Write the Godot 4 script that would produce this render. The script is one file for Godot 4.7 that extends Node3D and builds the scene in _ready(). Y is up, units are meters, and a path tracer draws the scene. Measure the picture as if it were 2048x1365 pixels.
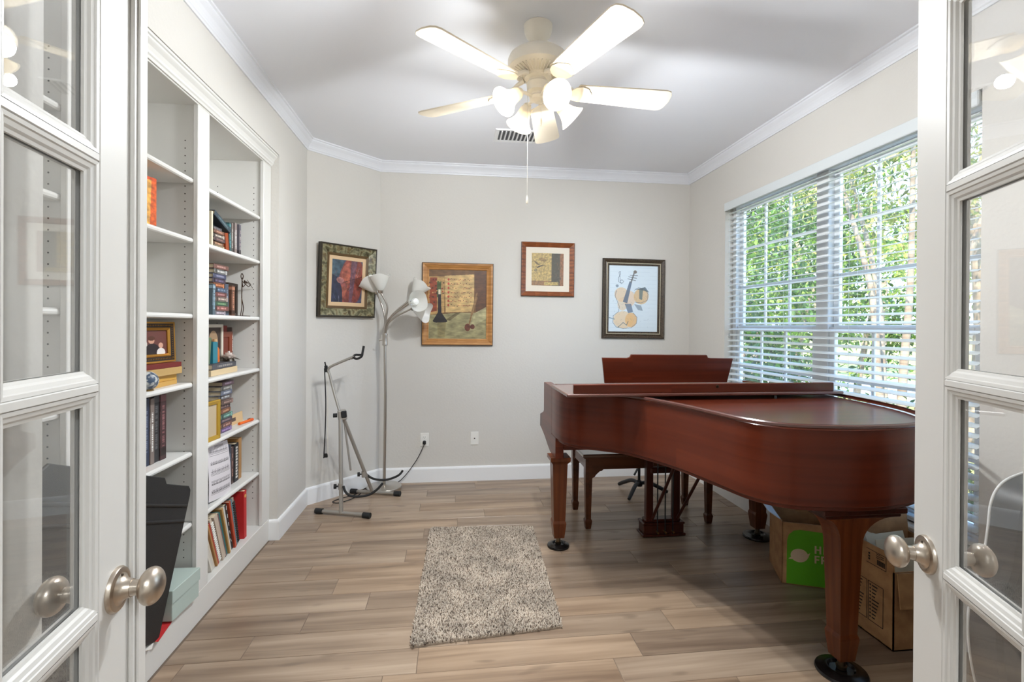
extends Node3D
# A music room seen through open French doors. x right along the back wall, -z into the room, camera at x=0 z=0.

const LW := -1.087      # left wall face
const RW := 2.149       # right wall face
const BW := -4.295      # back wall face
const FW := -0.36       # front wall (door side) inner face
const CH := 0.466       # chamfered corner
const H := 2.74
const BF := -1.135      # bookcase face plane

var mats := {}
var counts := {}
var rng := RandomNumberGenerator.new()

# ---------------------------------------------------------------- mesh builder
class MB:
	var v := PackedVector3Array()
	var n := PackedVector3Array()
	var t := PackedVector2Array()

	func tri(a: Vector3, b: Vector3, c: Vector3, na: Vector3, nb: Vector3, nc: Vector3, ua := Vector2.ZERO, ub := Vector2.ZERO, uc := Vector2.ZERO) -> void:
		var g := (b - a).cross(c - a)
		if g.dot(na + nb + nc) > 0.0:
			v.append_array([a, c, b]); n.append_array([na, nc, nb]); t.append_array([ua, uc, ub])
		else:
			v.append_array([a, b, c]); n.append_array([na, nb, nc]); t.append_array([ua, ub, uc])

	func quad(a: Vector3, b: Vector3, c: Vector3, d: Vector3, hint := Vector3.ZERO, ua := Vector2(0, 1), ub := Vector2(1, 1), uc := Vector2(1, 0), ud := Vector2(0, 0)) -> void:
		var g := (c - a).cross(d - b)
		if g.length_squared() < 1e-16: return
		g = g.normalized()
		if hint != Vector3.ZERO and g.dot(hint) < 0.0: g = -g
		tri(a, b, c, g, g, g, ua, ub, uc)
		tri(a, c, d, g, g, g, ua, uc, ud)

	func quadn(a: Vector3, b: Vector3, c: Vector3, d: Vector3, na: Vector3, nb: Vector3, nc: Vector3, nd: Vector3, ua := Vector2.ZERO, ub := Vector2.ZERO, uc := Vector2.ZERO, ud := Vector2.ZERO) -> void:
		tri(a, b, c, na, nb, nc, ua, ub, uc)
		tri(a, c, d, na, nc, nd, ua, uc, ud)

	# box between two corners, chamfered by r
	func box(lo: Vector3, hi: Vector3, r := 0.0, xf := Transform3D.IDENTITY) -> MB:
		var c := (lo + hi) * 0.5
		var s := (hi - lo) * 0.5
		r = minf(r, minf(s.x, minf(s.y, s.z)) * 0.8)
		var P := func(sx: float, sy: float, sz: float, ax: int) -> Vector3:
			var q := Vector3(sx * (s.x - (0.0 if ax == 0 else r)), sy * (s.y - (0.0 if ax == 1 else r)), sz * (s.z - (0.0 if ax == 2 else r)))
			return xf * (c + q)
		var o := xf * c
		for sg in [-1.0, 1.0]:
			quad(P.call(sg, -1, -1, 0), P.call(sg, -1, 1, 0), P.call(sg, 1, 1, 0), P.call(sg, 1, -1, 0), P.call(sg, 0, 0, 0) - o)
			quad(P.call(-1, sg, -1, 1), P.call(1, sg, -1, 1), P.call(1, sg, 1, 1), P.call(-1, sg, 1, 1), P.call(0, sg, 0, 1) - o)
			quad(P.call(-1, -1, sg, 2), P.call(1, -1, sg, 2), P.call(1, 1, sg, 2), P.call(-1, 1, sg, 2), P.call(0, 0, sg, 2) - o)
		if r > 0.0:
			for a in [-1.0, 1.0]:
				for b in [-1.0, 1.0]:
					quad(P.call(a, b, -1, 0), P.call(a, b, 1, 0), P.call(a, b, 1, 1), P.call(a, b, -1, 1), xf.basis * Vector3(a, b, 0))
					quad(P.call(a, -1, b, 0), P.call(a, 1, b, 0), P.call(a, 1, b, 2), P.call(a, -1, b, 2), xf.basis * Vector3(a, 0, b))
					quad(P.call(-1, a, b, 1), P.call(1, a, b, 1), P.call(1, a, b, 2), P.call(-1, a, b, 2), xf.basis * Vector3(0, a, b))
					for e in [-1.0, 1.0]:
						var h: Vector3 = (xf.basis * Vector3(a, b, e)).normalized()
						tri(P.call(a, b, e, 0), P.call(a, b, e, 1), P.call(a, b, e, 2), h, h, h)
		return self

	func cbox(c: Vector3, s: Vector3, r := 0.0, xf := Transform3D.IDENTITY) -> MB:
		return box(c - s * 0.5, c + s * 0.5, r, xf)

	# profile points (radius, height) bottom to top along the outside
	func lathe(prof: Array, seg := 24, xf := Transform3D.IDENTITY, sharp := 0.6, sx := 1.0, sz := 1.0) -> MB:
		var m := prof.size()
		var en: Array[Vector2] = []
		for i in m - 1:
			var d: Vector2 = prof[i + 1] - prof[i]
			en.append(Vector2(d.y, -d.x).normalized())
		for i in m - 1:
			var n0: Vector2 = en[i]
			var n1: Vector2 = en[i]
			if i > 0 and en[i - 1].dot(en[i]) > cos(sharp): n0 = (en[i - 1] + en[i]).normalized()
			if i < m - 2 and en[i + 1].dot(en[i]) > cos(sharp): n1 = (en[i + 1] + en[i]).normalized()
			for k in seg:
				var a0 := TAU * k / seg
				var a1 := TAU * (k + 1) / seg
				var d0 := Vector3(cos(a0) * sx, 0, sin(a0) * sz)
				var d1 := Vector3(cos(a1) * sx, 0, sin(a1) * sz)
				var p: Vector2 = prof[i]
				var q: Vector2 = prof[i + 1]
				var A := xf * (d0 * p.x + Vector3(0, p.y, 0))
				var B := xf * (d1 * p.x + Vector3(0, p.y, 0))
				var C := xf * (d1 * q.x + Vector3(0, q.y, 0))
				var D := xf * (d0 * q.x + Vector3(0, q.y, 0))
				var NA := (xf.basis * (d0 * n0.x + Vector3(0, n0.y, 0))).normalized()
				var NB := (xf.basis * (d1 * n0.x + Vector3(0, n0.y, 0))).normalized()
				var NC := (xf.basis * (d1 * n1.x + Vector3(0, n1.y, 0))).normalized()
				var ND := (xf.basis * (d0 * n1.x + Vector3(0, n1.y, 0))).normalized()
				if p.x > 1e-6: tri(A, B, C, NA, NB, NC)
				if q.x > 1e-6: tri(A, C, D, NA, NC, ND)
		return self

	# round tube along points; radii one number or one for each point
	func tube(pts: Array, radii, seg := 8, caps := true) -> MB:
		var m := pts.size()
		var fr: Array = []
		var up := Vector3.UP
		var tan0: Vector3 = (pts[1] - pts[0]).normalized()
		if absf(tan0.dot(up)) > 0.95: up = Vector3.RIGHT
		var u := tan0.cross(up).normalized()
		for i in m:
			var tg: Vector3 = (pts[mini(i + 1, m - 1)] - pts[maxi(i - 1, 0)]).normalized()
			u = (u - tg * u.dot(tg)).normalized()
			fr.append([u, tg.cross(u).normalized(), tg])
		for i in m - 1:
			var r0: float = radii if radii is float else radii[i]
			var r1: float = radii if radii is float else radii[i + 1]
			for k in seg:
				var a0 := TAU * k / seg
				var a1 := TAU * (k + 1) / seg
				var n00: Vector3 = fr[i][0] * cos(a0) + fr[i][1] * sin(a0)
				var n01: Vector3 = fr[i][0] * cos(a1) + fr[i][1] * sin(a1)
				var n10: Vector3 = fr[i + 1][0] * cos(a0) + fr[i + 1][1] * sin(a0)
				var n11: Vector3 = fr[i + 1][0] * cos(a1) + fr[i + 1][1] * sin(a1)
				quadn(pts[i] + n00 * r0, pts[i] + n01 * r0, pts[i + 1] + n11 * r1, pts[i + 1] + n10 * r1, n00, n01, n11, n10)
		if caps:
			for e in [0, m - 1]:
				var r: float = radii if radii is float else radii[e]
				var nn: Vector3 = fr[e][2] * (-1.0 if e == 0 else 1.0)
				for k in seg:
					var a0 := TAU * k / seg
					var a1 := TAU * (k + 1) / seg
					tri(pts[e], pts[e] + (fr[e][0] * cos(a0) + fr[e][1] * sin(a0)) * r, pts[e] + (fr[e][0] * cos(a1) + fr[e][1] * sin(a1)) * r, nn, nn, nn)
		return self

	# polygon in the xy plane pushed from z0 to z1, then placed with xf; sides smooth where they bend less than 0.5 rad
	func prism(poly: PackedVector2Array, z0: float, z1: float, xf := Transform3D.IDENTITY, bevel := 0.0, bottom := true) -> MB:
		var pg := poly.duplicate()
		var area := 0.0
		for i in pg.size(): area += pg[i].cross(pg[(i + 1) % pg.size()])
		if area < 0.0: pg.reverse()
		var m := pg.size()
		var en: Array[Vector2] = []
		for i in m:
			var d := pg[(i + 1) % m] - pg[i]
			en.append(Vector2(d.y, -d.x).normalized())
		var cn: Array = []
		for i in m:
			var e0 := en[(i - 1 + m) % m]
			var e1 := en[i]
			var av := (e0 + e1).normalized()
			cn.append([e0, e1, av, e0.dot(e1) > 0.87, 1.0 / maxf(0.35, av.dot(e1))])
		var P := func(i: int, z: float, inset: float) -> Vector3:
			var q: Vector2 = pg[i] - cn[i][2] * inset * cn[i][4]
			return xf * Vector3(q.x, q.y, z)
		var flat := PackedVector2Array()
		for i in m: flat.append(pg[i] - cn[i][2] * bevel * cn[i][4])
		var tr := Geometry2D.triangulate_polygon(flat)
		var up := (xf.basis * Vector3(0, 0, 1)).normalized()
		for k in range(0, tr.size(), 3):
			var a := flat[tr[k]]
			var b := flat[tr[k + 1]]
			var c := flat[tr[k + 2]]
			tri(xf * Vector3(a.x, a.y, z1), xf * Vector3(b.x, b.y, z1), xf * Vector3(c.x, c.y, z1), up, up, up, a, b, c)
			if bottom: tri(xf * Vector3(a.x, a.y, z0), xf * Vector3(b.x, b.y, z0), xf * Vector3(c.x, c.y, z0), -up, -up, -up, a, b, c)
		var run := 0.0
		for i in m:
			var j := (i + 1) % m
			var n0: Vector2 = cn[i][2] if cn[i][3] else en[i]
			var n1: Vector2 = cn[j][2] if cn[j][3] else en[i]
			var N0 := (xf.basis * Vector3(n0.x, n0.y, 0)).normalized()
			var N1 := (xf.basis * Vector3(n1.x, n1.y, 0)).normalized()
			var l := (pg[j] - pg[i]).length()
			var zb := z0 + (bevel if bottom else 0.0)
			quadn(P.call(i, zb, 0.0), P.call(j, zb, 0.0), P.call(j, z1 - bevel, 0.0), P.call(i, z1 - bevel, 0.0), N0, N1, N1, N0, Vector2(run, zb), Vector2(run + l, zb), Vector2(run + l, z1), Vector2(run, z1))
			if bevel > 0.0:
				var M0 := (N0 + up).normalized()
				var M1 := (N1 + up).normalized()
				quadn(P.call(i, z1 - bevel, 0.0), P.call(j, z1 - bevel, 0.0), P.call(j, z1, bevel), P.call(i, z1, bevel), M0, M1, M1, M0)
				if bottom:
					M0 = (N0 - up).normalized(); M1 = (N1 - up).normalized()
					quadn(P.call(i, zb, 0.0), P.call(j, zb, 0.0), P.call(j, z0, bevel), P.call(i, z0, bevel), M0, M1, M1, M0)
			run += l
		return self

	# moulding: profile (out, up) swept along a level path of (x, z), mitred; out is to the left of travel seen from above with side = 1
	func sweep(path: Array, prof: Array, side := 1.0, closed := false, xf := Transform3D.IDENTITY, caps := true) -> MB:
		var m := path.size()
		var mit: Array[Vector2] = []
		for i in m:
			var d0 := Vector2.ZERO
			var d1 := Vector2.ZERO
			if i > 0 or closed: d0 = (path[i] - path[(i - 1 + m) % m]).normalized()
			if i < m - 1 or closed: d1 = (path[(i + 1) % m] - path[i]).normalized()
			if d0 == Vector2.ZERO: d0 = d1
			if d1 == Vector2.ZERO: d1 = d0
			var n0 := Vector2(d0.y, -d0.x) * side
			var n1 := Vector2(d1.y, -d1.x) * side
			var av := (n0 + n1).normalized()
			mit.append(av / maxf(0.2, av.dot(n1)))
		var P := func(i: int, k: int) -> Vector3:
			var q: Vector2 = path[i] + mit[i] * prof[k].x
			return xf * Vector3(q.x, prof[k].y, q.y)
		var segs := m if closed else m - 1
		for i in segs:
			var j := (i + 1) % m
			var d: Vector2 = (path[j] - path[i]).normalized()
			var nn := Vector2(d.y, -d.x) * side
			for k in prof.size() - 1:
				var e: Vector2 = prof[k + 1] - prof[k]
				if e.length() < 1e-6: continue
				var pn := Vector2(e.y, -e.x).normalized()
				var hint := xf.basis * Vector3(nn.x * pn.x, pn.y, nn.y * pn.x)
				quad(P.call(i, k), P.call(j, k), P.call(j, k + 1), P.call(i, k + 1), hint)
		if caps and not closed:
			for e in [0, m - 1]:
				var f := PackedVector2Array(prof)
				var tr := Geometry2D.triangulate_polygon(f)
				var d: Vector2 = (path[1] - path[0]) if e == 0 else (path[m - 1] - path[m - 2])
				var hn := xf.basis * Vector3(d.x, 0, d.y).normalized() * (-1.0 if e == 0 else 1.0)
				for k in range(0, tr.size(), 3):
					tri(P.call(e, tr[k]), P.call(e, tr[k + 1]), P.call(e, tr[k + 2]), hn, hn, hn)
		return self

	# rectangular frame in the xy plane centred on the origin; profile (inward, out of wall)
	func frame(w: float, h: float, prof: Array, xf := Transform3D.IDENTITY) -> MB:
		var path := [Vector2(-w / 2, -h / 2), Vector2(w / 2, -h / 2), Vector2(w / 2, h / 2), Vector2(-w / 2, h / 2)]
		# sweep works in xz with y up: turn so that its y becomes z
		var turn := Transform3D(Basis(Vector3(1, 0, 0), Vector3(0, 0, 1), Vector3(0, 1, 0)), Vector3.ZERO)
		return sweep(path, prof, -1.0, true, xf * turn)

	# patch of points rows x cols, smooth
	func grid(pts: Array, cols: int, flip := 1.0, uv := true) -> MB:
		var rows := pts.size() / cols
		var nn: Array[Vector3] = []
		for r in rows:
			for c in cols:
				var du: Vector3 = pts[r * cols + mini(c + 1, cols - 1)] - pts[r * cols + maxi(c - 1, 0)]
				var dv: Vector3 = pts[mini(r + 1, rows - 1) * cols + c] - pts[maxi(r - 1, 0) * cols + c]
				nn.append(du.cross(dv).normalized() * flip)
		for r in rows - 1:
			for c in cols - 1:
				var i := r * cols + c
				var u0 := Vector2(float(c) / (cols - 1), float(r) / (rows - 1))
				var u1 := Vector2(float(c + 1) / (cols - 1), float(r + 1) / (rows - 1))
				quadn(pts[i], pts[i + 1], pts[i + cols + 1], pts[i + cols], nn[i], nn[i + 1], nn[i + cols + 1], nn[i + cols], u0, Vector2(u1.x, u0.y), u1, Vector2(u0.x, u1.y))
		return self

	func mesh(m: Material = null) -> ArrayMesh:
		var a := []
		a.resize(Mesh.ARRAY_MAX)
		a[Mesh.ARRAY_VERTEX] = v
		a[Mesh.ARRAY_NORMAL] = n
		a[Mesh.ARRAY_TEX_UV] = t
		var am := ArrayMesh.new()
		am.add_surface_from_arrays(Mesh.PRIMITIVE_TRIANGLES, a)
		if m: am.surface_set_material(0, m)
		return am

# ---------------------------------------------------------------- nodes
func put(called: String, mb, m: Material, parent: Node3D = self) -> MeshInstance3D:
	var o := MeshInstance3D.new()
	o.name = called if parent != self else numbered(called)
	o.mesh = mb.mesh(m) if mb is MB else mb
	if not mb is MB and m: o.material_override = m
	parent.add_child(o, true)
	return o

func numbered(called: String) -> String:
	var k: int = counts.get(called, 0)
	counts[called] = k + 1
	return called if k == 0 else "%s_%03d" % [called, k]

func thing(called: String, label: String, category: String, at := Vector3.ZERO, turn := 0.0, group := "") -> Node3D:
	var o := Node3D.new()
	o.name = numbered(called)
	add_child(o, true)
	o.position = at
	o.rotation.y = turn
	tag(o, label, category, group)
	return o

func tag(o: Node, label: String, category: String, group := "") -> Node:
	o.set_meta("label", label)
	o.set_meta("category", category)
	if group: o.set_meta("group", group)
	return o

func struct_node(called: String, label: String, category: String) -> Node3D:
	var o := Node3D.new()
	o.name = called
	add_child(o, true)
	o.set_meta("kind", "structure")
	tag(o, label, category)
	return o

func struct_mesh(called: String, mb, m: Material, label: String, category: String) -> MeshInstance3D:
	var o := put(called, mb, m)
	o.set_meta("kind", "structure")
	tag(o, label, category)
	return o

func xf(at: Vector3, rx := 0.0, ry := 0.0, rz := 0.0) -> Transform3D:
	return Transform3D(Basis.from_euler(Vector3(rx, ry, rz)), at)

# transform whose y axis runs along dir
func along(at: Vector3, dir: Vector3) -> Transform3D:
	var y := dir.normalized()
	var x := y.cross(Vector3(0, 0, 1) if absf(y.z) < 0.9 else Vector3(1, 0, 0)).normalized()
	return Transform3D(Basis(x, y, x.cross(y)), at)

func spline(pts: Array, n := 6) -> Array:
	var out := []
	for i in pts.size() - 1:
		var a = pts[maxi(i - 1, 0)]
		var b = pts[i]
		var c = pts[i + 1]
		var d = pts[mini(i + 2, pts.size() - 1)]
		for k in n:
			var s := float(k) / n
			out.append(0.5 * (2.0 * b + (c - a) * s + (2.0 * a - 5.0 * b + 4.0 * c - d) * s * s + (3.0 * b - a - 3.0 * c + d) * s * s * s))
	out.append(pts[pts.size() - 1])
	return out

# ---------------------------------------------------------------- materials
func mat(c: Color, rough := 0.6, metal := 0.0) -> StandardMaterial3D:
	var m := StandardMaterial3D.new()
	m.albedo_color = c
	m.roughness = rough
	m.metallic = metal
	return m

func c8(r: int, g: int, b: int) -> Color:
	return Color8(r, g, b)

func noise_of(seed_: int, freq: float, octaves := 4) -> FastNoiseLite:
	var f := FastNoiseLite.new()
	f.seed = seed_
	f.noise_type = FastNoiseLite.TYPE_SIMPLEX_SMOOTH
	f.frequency = freq
	f.fractal_octaves = octaves
	return f

func img_tex(im: Image) -> ImageTexture:
	im.generate_mipmaps()
	return ImageTexture.create_from_image(im)

# image from a function (u, v in 0..1) -> Color
func paint(w: int, h: int, f: Callable) -> Image:
	var d := PackedByteArray()
	d.resize(w * h * 3)
	var i := 0
	for y in h:
		for x in w:
			var c: Color = f.call((x + 0.5) / w, (y + 0.5) / h)
			d[i] = clampi(int(c.r * 255.0), 0, 255)
			d[i + 1] = clampi(int(c.g * 255.0), 0, 255)
			d[i + 2] = clampi(int(c.b * 255.0), 0, 255)
			i += 3
	return Image.create_from_data(w, h, false, Image.FORMAT_RGB8, d)

func height_tex(seed_: int, freq: float, octaves: int, size := 256) -> ImageTexture:
	var nz := noise_of(seed_, freq, octaves)
	return img_tex(nz.get_seamless_image(size, size))

func wood_image(seed_: int, w: int, h: int, stretch: float, dark: Color, light: Color, freq := 0.012, upright := false) -> Image:
	var a := noise_of(seed_, freq, 4)
	var b := noise_of(seed_ + 7, freq * 5.0, 2)
	return paint(w, h, func(u: float, vv: float) -> Color:
		var x := (vv if upright else u) * w / stretch
		var y := (u if upright else vv) * h
		var q := a.get_noise_2d(x + 14.0 * a.get_noise_2d(x * 0.6, y * 0.25), y) * 0.8
		q += 0.35 * b.get_noise_2d(x * 0.5, y * 1.4)
		var g := clampf(0.55 + q, 0.0, 1.0)
		return dark.lerp(light, g))

func wood_mat(seed_: int, dark: Color, light: Color, scale: Vector3, rough: float, coat := 0.0, stretch := 7.0, upright := false) -> StandardMaterial3D:
	var m := mat(Color.WHITE, rough)
	m.albedo_texture = img_tex(wood_image(seed_, 256, 256, stretch, dark, light, 0.012, upright))
	m.uv1_triplanar = true
	m.uv1_scale = scale
	if coat > 0.0:
		m.clearcoat_enabled = true
		m.clearcoat = coat
		m.clearcoat_roughness = 0.15
		m.metallic_specular = 0.3
	return m

# ================================================================ scene
func _ready() -> void:
	rng.seed = 4711
	make_camera_and_light()
	make_materials()
	build_shell()
	build_floor()
	build_trim()
	build_window()
	build_bookcase()
	build_doors()
	build_outside()
	build_piano()
	build_bench()
	build_fan()
	build_rug()
	build_pictures()
	build_floor_lamp()
	build_cello_stand()
	build_boxes()
	build_small_things()
	build_shelf_things()

func make_camera_and_light() -> void:
	var cam := Camera3D.new()
	cam.name = "camera"
	cam.projection = Camera3D.PROJECTION_FRUSTUM
	cam.keep_aspect = Camera3D.KEEP_HEIGHT
	cam.near = 0.05
	cam.far = 200.0
	cam.size = 0.05 * 1365.0 / 985.1
	cam.frustum_offset = Vector2(0.0, -0.05 * (682.5 - 655.2) / 985.1)
	cam.position = Vector3(0, 1.3485, 0)
	cam.rotation = Vector3(-0.003, -0.1189, 0.0059)
	add_child(cam)
	cam.current = true

	var env := Environment.new()
	env.background_mode = Environment.BG_SKY
	var sm := ProceduralSkyMaterial.new()
	sm.sky_top_color = c8(120, 165, 220)
	sm.sky_horizon_color = c8(206, 226, 246)
	sm.sky_curve = 0.25
	sm.ground_bottom_color = c8(120, 125, 110)
	sm.ground_horizon_color = c8(190, 195, 190)
	sm.sky_energy_multiplier = 2.2
	sm.ground_energy_multiplier = 1.2
	sm.sun_angle_max = 1.0
	var sky := Sky.new()
	sky.sky_material = sm
	env.sky = sky
	env.tonemap_mode = Environment.TONE_MAPPER_LINEAR
	env.tonemap_exposure = 1.25
	env.sdfgi_enabled = true
	env.ssao_enabled = true
	env.ssil_enabled = true
	var we := WorldEnvironment.new()
	we.name = "environment"
	we.environment = env
	add_child(we)

	var sun := DirectionalLight3D.new()
	sun.name = "sun"
	sun.light_color = Color(1.0, 0.95, 0.86)
	sun.light_energy = 4.2
	sun.light_angular_distance = 0.6
	sun.shadow_enabled = true
	add_child(sun)
	# from behind the house, high: the trees' near sides are lit, no sun enters the room
	sun.look_at_from_position(Vector3(-4, 9, 3), Vector3(2, 0, -2))

	# unseen glowing panels, added on the hall ceiling as fill light for the room
	hall_fill_panel(Vector3(-0.35, H - 0.022, 1.35))
	hall_fill_panel(Vector3(0.95, H - 0.022, 1.35))

func hall_fill_panel(at: Vector3) -> void:
	var t := thing("added_fill_panel", "added square fill light panel, unseen, on the hall ceiling behind the camera, %s" % ("on the left" if at.x < 0 else "on the right"), "lamp", at)
	put("fill_housing", MB.new().box(Vector3(-0.31, 0.0, -0.31), Vector3(0.31, 0.02, 0.31), 0.004), mat(c8(240, 240, 238), 0.5), t)
	var gm := mat(Color.WHITE, 0.5)
	gm.emission_enabled = true
	gm.emission = Color(1, 0.97, 0.93)
	gm.emission_energy_multiplier = 2.0
	put("fill_diffuser", MB.new().box(Vector3(-0.29, -0.004, -0.29), Vector3(0.29, 0.002, 0.29), 0.001), gm, t)
	var l := AreaLight3D.new()
	l.name = "fill_light"
	l.area_size = Vector2(0.58, 0.58)
	l.area_normalize_energy = true
	l.light_color = Color(0.94, 0.975, 1.0)
	l.light_energy = 4.0
	l.area_range = 12.0
	l.area_attenuation = 2.0
	l.shadow_enabled = true
	t.add_child(l)
	l.position = Vector3(0, -0.008, 0)
	l.rotation = Vector3(-PI / 2, 0, 0)

func make_materials() -> void:
	var wall := mat(c8(210, 206, 199), 0.75)
	wall.uv1_triplanar = true
	wall.uv1_world_triplanar = true
	wall.uv1_scale = Vector3.ONE * 2.5
	wall.heightmap_enabled = true
	wall.heightmap_texture = height_tex(3, 0.06, 3)
	wall.heightmap_scale = 0.06
	mats.wall = wall
	var ceil := mat(c8(238, 239, 243), 0.85)
	mats.ceiling = ceil
	mats.trim = mat(c8(238, 238, 238), 0.38)
	mats.crown = mat(c8(226, 227, 231), 0.4)
	mats.shelf_white = mat(c8(222, 220, 215), 0.42)
	mats.door_white = mat(c8(213, 210, 205), 0.36)
	var pane := mat(Color(0.97, 0.99, 0.98, 0.03), 0.0)
	pane.transparency = BaseMaterial3D.TRANSPARENCY_ALPHA
	mats.pane = pane
	mats.nickel = mat(c8(196, 184, 170), 0.32, 1.0)
	mats.steel = mat(c8(190, 184, 176), 0.3, 1.0)
	mats.black = mat(c8(22, 22, 23), 0.5)
	mats.rubber = mat(c8(26, 26, 27), 0.7)
	mats.dark_gap = mat(c8(60, 55, 50), 0.9)
	# mahogany: one material for each run of the grain
	mats.mahogany = wood_mat(21, c8(76, 29, 15), c8(102, 43, 23), Vector3(0.9, 1.6, 0.9), 0.34, 0.3)
	mats.mahogany_lid = wood_mat(24, c8(76, 29, 15), c8(102, 43, 23), Vector3(0.7, 0.7, 0.7), 0.32, 1.0)
	mats.mahogany_lid.metallic_specular = 1.0
	mats.mahogany_lid.roughness = 0.3
	mats.mahogany_lid.clearcoat_roughness = 0.22
	mats.mahogany_dark = wood_mat(22, c8(48, 19, 12), c8(72, 30, 19), Vector3(1.4, 1.4, 1.4), 0.32, 0.3, 7.0, true)
	mats.walnut = wood_mat(23, c8(66, 34, 18), c8(98, 54, 30), Vector3(1.4, 1.4, 1.4), 0.34, 0.3)
	mats.walnut_gloss = mats.walnut.duplicate()
	mats.walnut_gloss.roughness = 0.2
	mats.walnut_gloss.clearcoat = 1.0
	mats.walnut_gloss.metallic_specular = 0.6
	mats.leg = wood_mat(25, c8(70, 32, 14), c8(112, 58, 29), Vector3(1.6, 1.6, 1.6), 0.32, 0.35, 7.0, true)
	mats.outdoor_bark = wood_mat(26, c8(120, 104, 88), c8(176, 160, 140), Vector3(2, 2, 2), 0.9)

# ---------------------------------------------------------------- shell
func build_shell() -> void:
	var w: Material = mats.wall
	var m := MB.new()
	m.box(Vector3(-1.62, 2.41, -3.829), Vector3(LW, H, -0.36))
	m.box(Vector3(-1.62, 0, -3.829), Vector3(LW, 2.41, -3.238))
	m.box(Vector3(-1.72, 0, -4.42), Vector3(-1.6, H, -0.24))
	m.box(Vector3(-1.62, 0, -0.83), Vector3(-0.621, H, -0.36))
	struct_mesh("wall_left", m, w, "pale greige left wall with the recess for built-in shelves", "wall")
	var pg := PackedVector2Array([Vector2(LW, -3.829), Vector2(LW + CH, BW), Vector2(LW + CH, -4.42), Vector2(-1.62, -4.42), Vector2(-1.62, -3.829)])
	struct_mesh("wall_corner", MB.new().prism(pg, 0.0, H, Transform3D(Basis(Vector3(1, 0, 0), Vector3(0, 0, 1), Vector3(0, 1, 0)), Vector3.ZERO)), w, "angled wall across the far left corner of the room", "wall")
	struct_mesh("wall_back", MB.new().box(Vector3(LW + CH, 0, -4.42), Vector3(2.3, H, BW)), w, "pale greige back wall with three pictures", "wall")
	m = MB.new()
	m.box(Vector3(RW, 0, BW), Vector3(2.29, H, -3.70))
	m.box(Vector3(RW, 0, -1.78), Vector3(2.29, H, -0.24))
	m.box(Vector3(RW, 2.335, -3.70), Vector3(2.29, H, -1.78))
	m.box(Vector3(RW, 0, -3.70), Vector3(2.29, 0.42, -1.78))
	struct_mesh("wall_right", m, w, "pale greige right wall around the wide window", "wall")
	m = MB.new()
	m.box(Vector3(-1.6, 0, -0.36), Vector3(-0.5, H, -0.24))
	m.box(Vector3(0.74, 0, -0.36), Vector3(RW, H, -0.24))
	m.box(Vector3(-0.5, 2.08, -0.36), Vector3(0.74, H, -0.24))
	struct_mesh("wall_front", m, w, "wall with the double doorway to the hall", "wall")
	m = MB.new()
	m.box(Vector3(-1.72, 0, 2.9), Vector3(2.3, H, 3.02))
	m.box(Vector3(-1.72, 0, -0.24), Vector3(-1.6, H, 2.9))
	m.box(Vector3(RW, 0, -0.24), Vector3(2.29, H, 2.9))
	struct_mesh("wall_hall", m, w, "walls of the hall behind the camera", "wall")
	struct_mesh("ceiling", MB.new().box(Vector3(-1.72, H, -4.42), Vector3(2.3, H + 0.12, 3.02)), mats.ceiling, "smooth white ceiling", "ceiling")

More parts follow.
